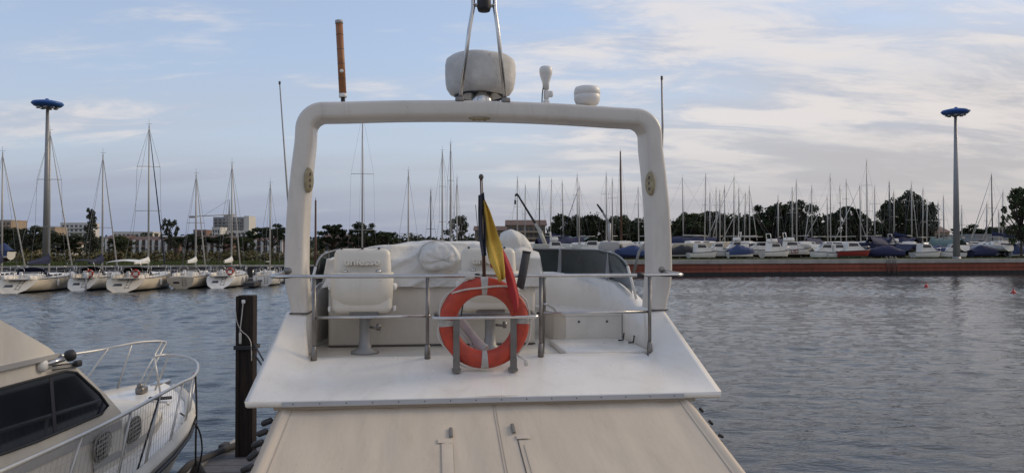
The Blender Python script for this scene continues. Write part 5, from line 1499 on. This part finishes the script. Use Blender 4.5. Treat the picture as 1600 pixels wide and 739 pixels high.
e = empty('searchlight_cover', wl(Yv(.44, 2.05, -.3)), YAW, 'crumpled pale canvas hood over equipment beside the right helm seat', 'canvas cover')
P = []
for i in range(25):
    t = i / 24
    z = lerp(-.10, .485, t)
    rx = interp([0, .2, .45, .58, .68, .80, .90, .97, 1], [.13, .10, .085, .10, .130, .140, .115, .06, .0], t)
    cxx = interp([0, .4, .62, .8, 1], [.10, .06, -.01, -.05, -.065], t)
    row = []
    for k in range(36):
        a = 2 * pi * k / 36
        nose = max(0, cos(a)) ** 2 * (.42 * exp(-((t - .70) / .13) ** 2))
        f = 1 + nose + .22 * nz3(cos(a) * 1.8, sin(a) * 1.8, t * 5 + 2) + .34 * abs(nz3(cos(a) * 2.6, sin(a) * 2.6, t * 7 + 5)) - .10
        row.append((cxx + rx * f * cos(a), rx * .85 * f * sin(a), z - .05 * nose))
    P.append(row)
MB().grid(P, close_v=True).build('cover_cloth', 'canvas_white', e)
P = []
for i in range(11):
    t = i / 10
    P.append([(.07 + lerp(-.10, .17, k / 10) * lerp(.5, 1.15, t), -.085 - .05 * t + .018 * sin(k * 1.3 + t), lerp(.15, -.13, t)) for k in range(11)])
MB().grid(P).build('cover_skirt', 'canvas_white', e)

# --- life ring in its holder
rg = empty('life_ring', wl(Yv(-.012, .545, -.625)), YAW, 'orange-red life ring with grey reflective bands hung on the stern rail', 'life ring')
TI = Matrix.Rotation(radians(-3), 3, 'X')
def torus(r0, a_, b_, a0=0, a1=2 * pi, n=56, m=18, close=True):
    P = []
    nn = n if close else n + 1
    for i in range(nn):
        a = lerp(a0, a1, i / n)
        row = []
        for k in range(m):
            q = 2 * pi * k / m
            rr_ = r0 + a_ * (abs(cos(q)) ** .85) * (1 if cos(q) > 0 else -1); yy = b_ * (abs(sin(q)) ** .85) * (1 if sin(q) > 0 else -1)
            row.append(TI @ Vector((cos(a) * rr_, yy, sin(a) * rr_)))
        P.append(row)
    return MB().grid(P, close_u=close, close_v=True)
torus(.302, .074, .055).build('ring_body', 'ring_red', rg)
for a in (90, 180, 270, 0):
    a_ = radians(a + (3 if a in (0,) else 0))
    torus(.302, .0765, .0575, a_ - .085, a_ + .085, n=5, close=False).build('band', 'ring_band', rg)
# grab line round the outside, slack between the bands and drawn across the top
pts = []
for i in range(49):
    a = radians(95 + 175 * i / 48); rr_ = .382 + .012 * sin(i * .5)
    pts.append(TI @ Vector((cos(a) * rr_, -.015, sin(a) * rr_)))
MB().tube(pts, .0075, 6).build('grab_line', 'rope_white', rg)
MB().tube(smoothpath([TI @ Vector(q) for q in ((-.27, -.04, .245), (-.15, -.068, .275), (-.03, -.075, .287), (.10, -.07, .30), (.20, -.05, .295), (.25, -.04, .26), (.31, -.045, .215), (.345, -.04, .18))], 5), .0085, 6).build('grab_line', 'rope_white', rg)
MB().tube(smoothpath([TI @ Vector(q) for q in ((.345, -.04, .18), (.375, -.02, .08), (.385, 0, -.05), (.36, 0, -.17), (.28, -.02, -.26), (.30, -.06, -.285), (.335, -.07, -.31))], 5), .0075, 6).build('grab_line', 'rope_white', rg)
MB().rbox(TI @ Vector((.34, -.07, -.33)), (.035, .035, .05), .012, 2).build('rope_knot', 'rope_white', rg)
MB().rbox(TI @ Vector((-.12, -.02, .375)), (.07, .05, .045), .016, 2).build('rope_knot', 'rope_white', rg)
MB().rbox(TI @ Vector((.26, -.04, .27)), (.06, .04, .04), .014, 2).build('rope_knot', 'rope_white', rg)
# --- tubular lifebuoy lamp hanging in the ring
e = empty('tubular_lamp', wl(Yv(-.055, .66, -.84)), YAW, 'greyish tubular float lamp hanging inside the life ring', 'lamp')
MB().tube(smoothpath([(-.15, .16, .22), (-.08, .10, .13), (0, 0, .03), (.048, -.04, -.015)], 5), [.038] * 10 + [.044] * 6, 16).build('tube_body', 'tube_mauve', e)
MB().tube([(.040, -.034, -.008), (.056, -.046, -.022)], .048, 16).build('end_cap', 'plastic_grey', e)
MB().tube(smoothpath([(-.14, .16, .20), (-.12, .18, .34), (-.06, .19, .58)], 5), .007, 6).build('lanyard', 'rope_dark', e)
MB().tube(smoothpath([(-.15, .14, .24), (-.17, .12, .16), (-.1, .04, .07), (-.02, .0, -.02)], 5), .009, 6).build('hose', 'plastic_grey', e)

# --- limp flag on its staff
fg = empty('ensign_flag', wl(Yv(0.005, .82, -.33)), YAW, 'limp black, yellow and red flag on a short staff at the stern rail', 'flag')
b0 = -.33
MB().tube([(0.006, 0, -.02), (-.012, 0, .62), (-.024, 0, .935)], [.016, .015, .013], 10).build('staff', 'mast_wood', fg)
MB().lathe([(.018, .92), (.022, .935), (.018, .95), (.01, .96)], (-.024, 0, 0), 10).build('truck', 'seam_dark', fg)
MB().lathe([(.024, -.03), (.024, .06)], (0.005, 0, 0), 10).build('socket', 'steel', fg)
MB().tube([(-.006, -.014, .40), (-.018, -.014, .76), (-.022, -.013, .90)], .005, 5).build('halyard', 'rope_white', fg)
def fold(left, right, zt, folds, amp, ph, name, mt):
    """cloth hanging between two edge curves given as lists of (x, z)"""
    P = []
    n = 22
    for i in range(n + 1):
        t = i / n
        L_ = Vector(smooth_at(left, t)); R_ = Vector(smooth_at(right, t))
        row = []
        for k in range(13):
            q = k / 12; p = L_.lerp(R_, q)
            fwd = -.365 * smooth01((.42 - p.y) / .34)
            row.append((p.x, fwd + zt - .03 + amp * sin(folds * pi * q + ph + 1.2 * t) * (.4 + .6 * t) - .012 * sin(3 * t * pi), p.y))
        P.append(row)
    o = MB().grid(P).build(name, mt, fg)
    sm = o.modifiers.new('solid', 'SOLIDIFY'); sm.thickness = .003
    return o
def smooth_at(pts, t):
    f = t * (len(pts) - 1); i = min(int(f), len(pts) - 2); return (lerp(pts[i][0], pts[i + 1][0], f - i), lerp(pts[i][1], pts[i + 1][1], f - i))
fold([(-.048, .775), (-.050, .65), (-.046, .50), (-.040, .38), (-.03, .25)], [(-.004, .80), (.008, .66), (.012, .50), (.010, .38), (.002, .26)], 0, 3, .030, .4, 'black_stripe', 'flag_black')
fold([(-.006, .72), (.002, .60), (.010, .42), (.024, .22), (.098, .045)], [(.002, .745), (.050, .64), (.100, .50), (.150, .34), (.138, .07)], 0, 3, .028, 1.0, 'yellow_stripe', 'flag_yellow')
fold([(.118, .30), (.130, .16), (.165, .02), (.20, -.10), (.222, -.215)], [(.138, .365), (.18, .25), (.222, .10), (.262, -.07), (.262, -.145)], 0, 2.2, .026, .2, 'red_stripe', 'flag_red')
fold([(.046, .27), (.036, .20), (.03, .165)], [(.052, .28), (.075, .18), (.10, .12)], .03, 2, .01, 0, 'red_stripe', 'flag_red')

# ================================================================== NEIGHBOURING MOTORBOAT, PILE AND DOCK ON THE LEFT
NX0, NY0 = -4.95, 1.0
nb = empty('moored_motorboat', (NX0, NY0, 0), 0, 'cream cabin motorboat with bow rail moored at the lower left', 'motorboat')
def Q(x, d, z): return (x - NX0, d - NY0, z + EYE)         # world x, distance, height relative to the eye
st = [(1.0, 1.50, -2.20, .92), (3, 1.52, -2.20, .90), (5, 1.52, -2.20, .86), (6.5, 1.49, -2.19, .80), (7.5, 1.42, -2.17, .72), (8.3, 1.32, -2.14, .63), (9.0, 1.18, -2.11, .53), (9.6, 1.0, -2.07, .43), (10.1, .78, -2.03, .34), (10.5, .52, -2.0, .26), (10.8, .24, -1.98, .18), (10.95, .02, -1.97, .1)]
rows, sheer = [], []
for d, b, z, wl_ in st:
    zb = z + EYE
    back = smooth01((d - 8.5) / 2.5)
    half = [(b, zb, 0), (b * .985, zb - .10, .02), (lerp(b, b * wl_, .42), zb * .66, .22), (lerp(b, b * wl_, .8), zb * .33, .55), (b * wl_, .05, .95), (b * wl_ * .7, -.25, 1.1), (0, -.5, 1.3)]
    row = [(-h, d - NY0 - bk * back, zz) for h, zz, bk in half] + [(h, d - NY0 - bk * back, zz) for h, zz, bk in half[-2::-1]]
    rows.append(row); sheer.append((b, d - NY0, zb))
hull_mesh(rows).build('hull', 'hull_white', nb)
deck_mesh(sheer, .10, .02).build('deck', 'gelcoat', nb)
mb = MB()
for s in (-1, 1): mb.tube([(s * (b + .005), y, z - .10) for b, y, z in sheer], .022, 6)
mb.build('rubbing_strake', 'boot_dark', nb)
for s in (-1, 1):
    MB().grid([[(s * (b - .12), y, z + .012), (s * (b - .03), y, z + .07), (s * (b + .01), y, z - .02)] for b, y, z in sheer[:-1]]).build('toe_rail', 'gelcoat_cream', nb)
# trunk cabin on the foredeck
P = []
for d, hw, zt in ((7.2, 1.0, -1.62), (7.8, .98, -1.66), (8.3, .93, -1.71), (8.8, .84, -1.78), (9.2, .72, -1.85), (9.6, .55, -1.93), (9.9, .35, -2.0)):
    zt += EYE; y = d - NY0; zb = interp([7, 9, 10], [-2.19, -2.12, -2.05], d) + EYE
    P.append([(-hw - .06, y, zb), (-hw, y, zt - .10), (-hw * .86, y, zt - .01), (0, y, zt + .04), (hw * .86, y, zt - .01), (hw, y, zt - .10), (hw + .06, y, zb)])
mb = MB().grid(P); mb.add(P[-1], [tuple(range(7))]); mb.build('trunk_cabin', 'gelcoat_cream', nb)
# side stripe on the trunk
P = []
for d, hw in ((7.2, 1.045), (7.8, 1.028), (8.3, .982), (8.8, .895), (9.2, .778), (9.55, .62)):
    z = interp([7, 9.6], [-2.02, -2.03], d) + EYE
    P.append([(hw + .006, d - NY0, z - .07), (hw - .004, d - NY0, z)])
MB().grid(P).build('side_stripe', 'plastic_grey', nb)
# oval portholes with white mesh
for d, zc_ in ((8.06, -1.905), (7.38, -1.90)):
    hw = interp([7.2, 7.8, 8.3, 8.8], [1.02, 1.0, .95, .86], d)
    M_ = Matrix(((0, 0, 1), (1, 0, 0), (0, 1, 0)))
    sc_ = Matrix.Diagonal((.20, .115, 1))
    M_ = Matrix.Rotation(radians(8), 3, 'Z') @ M_
    ring = [M_ @ Vector((.20 * (abs(cos(a)) ** .7) * (1 if cos(a) > 0 else -1), .12 * (abs(sin(a)) ** .7) * (1 if sin(a) > 0 else -1), 0)) for a in [2 * pi * k / 28 for k in range(28)]]
    c_ = Vector(Q(NX0 + hw + .02, d, zc_))
    po = MB().add([c_ + q for q in ring], [tuple(range(28))]).build('porthole', 'dark_window', nb)
    MB().tube([c_ + q for q in ring], .012, 6, closed=True).build('frame', 'buckle', po)
    mb = MB()
    for k in range(-4, 5):
        x = k * .042; hgt_ = .115 * (1 - abs(x / .21) ** 3)
        mb.tube([c_ + M_ @ Vector((x, -hgt_, .012)), c_ + M_ @ Vector((x, hgt_, .012))], .004, 4)
    for k in range(-2, 3):
        y = k * .042; w_ = .19 * (1 - abs(y / .13) ** 3)
        mb.tube([c_ + M_ @ Vector((-w_, y, .014)), c_ + M_ @ Vector((w_, y, .014))], .004, 4)
    mb.build('grille', 'net_white', po)
# deckhouse with raked front
def house(prof, hw0, hw1, zlo, zhi):
    L_, R_ = [], []
    for d, z in prof:
        hw = lerp(hw0, hw1, (z - zlo) / (zhi - zlo))
        L_.append(Q(NX0 - hw, d, z)); R_.append(Q(NX0 + hw, d, z))
    n = len(prof)
    mb = MB().add(L_ + R_, [tuple(range(n)), tuple(range(n, 2 * n))[::-1]] + [(i, (i + 1) % n, n + (i + 1) % n, n + i) for i in range(n)])
    return mb
hp = [(1.6, -2.25), (7.85, -2.2), (7.78, -1.66), (7.5, -1.42), (7.0, -1.06), (6.72, -.96), (1.6, -.90)]
house(hp, 1.04, .95, -2.2, -.95).build('deckhouse', 'gelcoat_cream', nb)
hp2 = [(1.6, -.885), (6.70, -.935), (6.60, -.86), (6.2, -.66), (5.7, -.42), (5.0, -.12), (4.2, .02), (1.6, .05)]
house(hp2, .985, .90, -.94, 0).build('flybridge', 'gelcoat_cream', nb)
MB().prism([(1.6 - NY0, -.925 + EYE), (6.78 - NY0, -.965 + EYE), (6.72 - NY0, -.925 + EYE), (1.6 - NY0, -.882 + EYE)], 0, -1.0, 1.0).build('visor_band', 'plastic_grey', nb)
def sidept(d, z, off=.008): return Q(NX0 + lerp(1.04, .95, (z + 2.2) / 1.25) + off, d, z)
wpts = [(4.2, -1.115), (6.0, -1.10), (6.86, -1.105), (7.02, -1.14), (7.2, -1.27), (7.38, -1.40), (7.53, -1.55), (7.4, -1.60), (6.9, -1.605), (6.4, -1.61), (6.05, -1.60), (5.6, -1.58), (4.2, -1.56)]
MB().add([sidept(d, z) for d, z in wpts], [tuple(range(len(wpts)))]).build('side_window', 'dark_window', nb)
mb = MB().tube([sidept(d, z, .012) for d, z in wpts], .012, 6, closed=True); mb.build('window_gasket', 'rubber_black', nb)
for d in (6.62, 5.6):
    MB().add([sidept(d, -1.11, .010), sidept(d + .05, -1.11, .010), sidept(d + .06, -1.6, .010), sidept(d + .01, -1.6, .010)], [(0, 1, 2, 3)]).build('window_bar', 'boot_dark', nb)
MB().add([Q(NX0 - .88, 7.74, -1.60), Q(NX0 + .88, 7.74, -1.60), Q(NX0 + .84, 7.08, -1.085), Q(NX0 - .84, 7.08, -1.085)], [(0, 1, 2, 3)]).build('windscreen', 'dark_window', nb)
MB().add([sidept(4.2, -1.70), sidept(7.76, -1.74), sidept(7.76, -1.82), sidept(4.2, -1.82)], [(0, 1, 2, 3)]).build('grey_stripe', 'plastic_grey', nb)
# searchlight with black cap on the side of the house front
c_ = Vector(Q(NX0 + .96, 6.52, -1.0))
lp = MB().lathe([(.06, 0), (.055, .03), (.03, .05)], c_, 14, Matrix.Rotation(pi / 2, 3, 'Y')).build('side_lamp', 'plastic_white', nb)
MB().tube([c_ + Vector((.02, 0, 0)), c_ + Vector((.10, .16, .03))], .022, 8).build('lamp_arm', 'steel', lp)
MB().lathe([(.005, -.045), (.04, -.037), (.05, 0), (.04, .037), (.005, .045)], c_ + Vector((.11, .24, .05)), 14, Matrix.Rotation(.5, 3, 'X')).build('horn', 'rubber_black', lp)
mb = MB()
for dz in (0, -.035): mb.tube([c_ + Vector((.04, .1, -.02 + dz)), Vector(sidept(7.0, -1.05 + dz, .03))], .007, 5)
mb.build('wiper_arm', 'rubber_black', nb)
MB().rbox(sidept(7.02, -1.06, .03), (.05, .09, .06), .015, 2).build('wiper_motor', 'rubber_black', nb)
# bow rails
prt = smoothpath([Q(*p) for p in ((-6.35, 5.0, -1.48), (-6.2, 7.4, -1.42), (-5.85, 9.0, -1.36), (-5.48, 10.1, -1.36), (-5.30, 10.35, -1.33), (-5.14, 10.6, -1.31), (-4.98, 10.85, -1.325), (-4.91, 10.92, -1.35))], 6)
MB().tube(prt, .0165, 8).build('bow_rail', 'rail_pale', nb)
stb = smoothpath([Q(*p) for p in ((-4.69, 10.08, -1.43), (-4.64, 10.3, -1.44), (-4.42, 10.32, -1.46), (-4.16, 10.12, -1.50), (-3.98, 9.75, -1.545), (-3.88, 9.35, -1.58), (-3.80, 8.9, -1.555), (-3.72, 8.4, -1.54), (-3.56, 7.2, -1.525), (-3.46, 6.2, -1.51), (-3.42, 5.0, -1.5), (-3.40, 3.0, -1.5))], 6)
br = MB().tube(stb, .0175, 8).build('bow_rail', 'rail_pale', nb)
def gun(d, inset=.06):
    b = interp([s_[0] for s_ in st], [s_[1] for s_ in st], d); z = interp([s_[0] for s_ in st], [s_[2] for s_ in st], d)
    return (NX0 + b - inset, d, z + .02)
for top, base in (((-5.38, 10.25, -1.345), (-5.80, 10.15, -2.0)), ((-5.2, 10.52, -1.315), (-5.42, 10.55, -1.98)), ((-4.91, 10.92, -1.35), (-5.10, 10.6, -1.97)), ((-4.95, 10.88, -1.335), (-5.13, 10.45, -1.98))):
    MB().tube([Q(*top), Q(*base)], .013, 7).build('stanchion', 'rail_pale', nb)
for top, base in (((-4.69, 10.08, -1.43), (-4.62, 10.15, -2.0)), ((-4.60, 10.31, -1.445), (-4.86, 10.45, -1.98)), ((-4.02, 9.82, -1.54), gun(9.45)), ((-3.88, 9.35, -1.58), gun(9.1)), ((-3.80, 8.9, -1.555), gun(8.3)), ((-3.66, 8.0, -1.535), gun(7.55)), ((-3.56, 7.2, -1.525), gun(6.9)), ((-3.46, 6.2, -1.51), gun(5.9)), ((-3.42, 5.0, -1.5), gun(4.8))):
    MB().tube([Q(*top), Q(*base)], .013, 7).build('stanchion', 'rail_pale', nb)
    MB().rbox(Q(*base), (.07, .09, .03), .01, 2).build('stanchion_foot', 'steel_dull', nb)
MB().tube([Q(-3.66, 8.0, -1.54), Q(*gun(7.35))], .010, 6).build('dark_stay', 'rope_dark', nb)
# safety net laced between the starboard rail and the gunwale
mb = MB()
def rail_at(d):
    pts = [(p[0] + NX0, p[1] + NY0, p[2] - EYE) for p in stb[18:]]
    return interp(*zip(*sorted((p[1], p[0]) for p in pts)), d), interp(*zip(*sorted((p[1], p[2]) for p in pts)), d)
d = 4.6
while d < 9.3:
    rx, rz = rail_at(d); g_ = gun(d - .12)
    mb.tube([Q(rx, d, rz), Q(g_[0], g_[1], g_[2])], .0019, 3, cap=False)
    d += .075
for f in (.25, .5, .75):
    pts = []
    for k in range(24):
        d = 4.6 + 4.7 * k / 23; rx, rz = rail_at(d); g_ = gun(d - .12)
        pts.append(Q(lerp(rx, g_[0], f), lerp(d, g_[1], f), lerp(rz, g_[2], f)))
    mb.tube(pts, .0016, 3, cap=False)
mb.build('safety_net', 'net_white', nb)
# windlass, cleats, anchor roller
mb = MB().rbox(Q(-4.93, 10.25, -1.90), (.11, .18, .10), .03, 2); mb.lathe([(.035, 0), (.035, .04), (.02, .06)], Q(-4.93, 10.2, -1.86), 12)
mb.build('windlass', 'steel_dull', nb)
MB().rbox(Q(-4.95, 10.85, -1.92), (.12, .42, .07), .02, 2).build('bow_roller', 'steel', nb)
MB().tube(smoothpath([Q(-4.70, 10.0, -1.96), Q(-4.55, 9.9, -1.945), Q(-4.42, 10.0, -1.95)], 5), .022, 7).build('coiled_line', 'rope_dark', nb)
for x, d in ((-5.5, 9.9), (-4.4, 9.7)):
    MB().tube([Q(x - .08, d, -1.99), Q(x - .04, d, -1.95), Q(x + .04, d, -1.95), Q(x + .08, d, -1.99)], .015, 6).build('cleat', 'steel', nb)
mb = MB()
mb.tube([Q(-6.1, 8.5, -2.02), Q(-5.2, 9.9, -1.93)], .012, 6); mb.build('deck_line', 'rope_white', nb)
MB().tube(smoothpath([Q(-3.95, 9.6, -1.56), Q(-3.94, 9.62, -2.0), Q(-3.98, 9.7, -2.45), Q(-4.0, 9.75, -2.75)], 5), .012, 6).build('hanging_line', 'rope_dark', nb)
MB().tube(smoothpath([Q(-4.05, 9.4, -2.02), Q(-3.86, 9.45, -2.2), Q(-3.84, 9.55, -2.5), Q(-3.98, 9.75, -2.85)], 5), .011, 6).build('hanging_line', 'rope_dark', nb)
MB().rbox(Q(-3.965, 9.62, -1.60), (.035, .035, .07), .01, 2).build('red_lashing', 'ring_red', nb)
fd = empty('fender', (-4.0, 9.8, .62), 0, 'white fender with black top hanging at the motorboat bow', 'fender')
MB().lathe([(.01, -.42), (.12, -.36), (.16, -.22), (.16, .05), (.13, .14)], n=18).build('fender_body', 'plastic_white', fd)
MB().lathe([(.165, .05), (.135, .15), (.07, .28), (.03, .36), (.01, .37)], n=18).build('fender_top', 'rubber_black', fd)

# ---- finger dock and pile
dk = empty('finger_dock', (-3.9, 11.3, 0), 0, 'grey floating dock beside the dark pile', 'dock')
for i in range(8):
    MB().box((0, -1.35 + .36 * i, .50), (1.18, .345, .07)).build('deck_panel', 'dock_deck', dk)
for s in (-1, 1):
    MB().rbox((s * .64, -.08, .46), (.10, 2.95, .18), .02, 2).build('edge_beam', 'concrete', dk)
MB().box((0, -.1, .2), (1.1, 2.8, .5)).build('float', 'dock_dark', dk)
MB().tube([(-.66, -.9, .55), (-.62, -.5, .66), (-.5, .6, .60), (-.35, 1.2, .58)], .05, 8).build('fender_hose', 'dock_dark', dk)
MB().rbox((-.60, .75, .60), (.12, .24, .08), .03, 2).build('mooring_cleat', 'dock_dark', dk)
pl = empty('pile', (-4.045, 11.75, 0), 0, 'dark brown square mooring pile with ropes left of the yacht', 'pile')
H_ = Z_at(461, 11.75)
MB().rbox((0, 0, H_ / 2 - 1), (.235, .22, H_ + 2), .012, 1, smooth=False).build('shaft', 'pile_wood', pl)
for s in (-1, 1): MB().box((s * .105, -.121, H_ / 2 - 1), (.05, .014, H_ + 1.98)).build('flange', 'pile_wood', pl)
MB().rbox((-.01, -.14, H_ - .09), (.055, .03, .055), .012, 2).build('hook_plate', 'plastic_white', pl)
ro = MB().tube(smoothpath([(-.01, -.155, H_ - .1), (-.03, -.15, H_ - .3), (-.05, -.15, H_ - .48), (-.06, -.15, H_ - .62)], 5), .008, 6); ro.build('hanging_rope', 'rope_white', pl)
MB().tube(smoothpath([(-.13, -.14, H_ - .22), (-.10, -.15, H_ - .40), (-.03, -.15, H_ - .53), (.05, -.15, H_ - .60), (.11, -.15, H_ - .72), (.12, -.15, H_ - .98)], 5), .007, 6).build('hanging_rope', 'rope_white', pl)
MB().rbox((-.052, -.15, H_ - .64), (.04, .03, .17), .012, 2).build('rope_knot', 'rope_white', pl)
for zz in (.77, .80):
    MB().tube([(-.145, -.145, H_ - zz), (.145, -.145, H_ - zz), (.145, .13, H_ - zz), (-.145, .13, H_ - zz)], .017, 6, closed=True).build('rope_turn', 'rope_dark', pl)
for k, (z0, tgt, lb) in enumerate(((-.73, (-1.72, .9, -1.25), 'upper black mooring line from the pile to the yacht'), (-.88, (-1.72, 1.3, -1.35), 'lower black mooring line from the pile to the yacht'))):
    a = Vector((-4.045 + .14, 11.65, H_ + z0)); b_ = wl(Yv(*tgt)); b_ = Vector((b_.x, b_.y, b_.z))
    b_ = wl((-1.55, 3.2 + .4 * k, 1.55)); b_ = Vector(b_)
    pts = [a.lerp(b_, t / 14) - Vector((0, 0, .18 * sin(pi * t / 14))) for t in range(15)]
    tag(MB().tube(pts, .014, 6).build('mooring_line', 'rope_dark'), lb, 'mooring line')
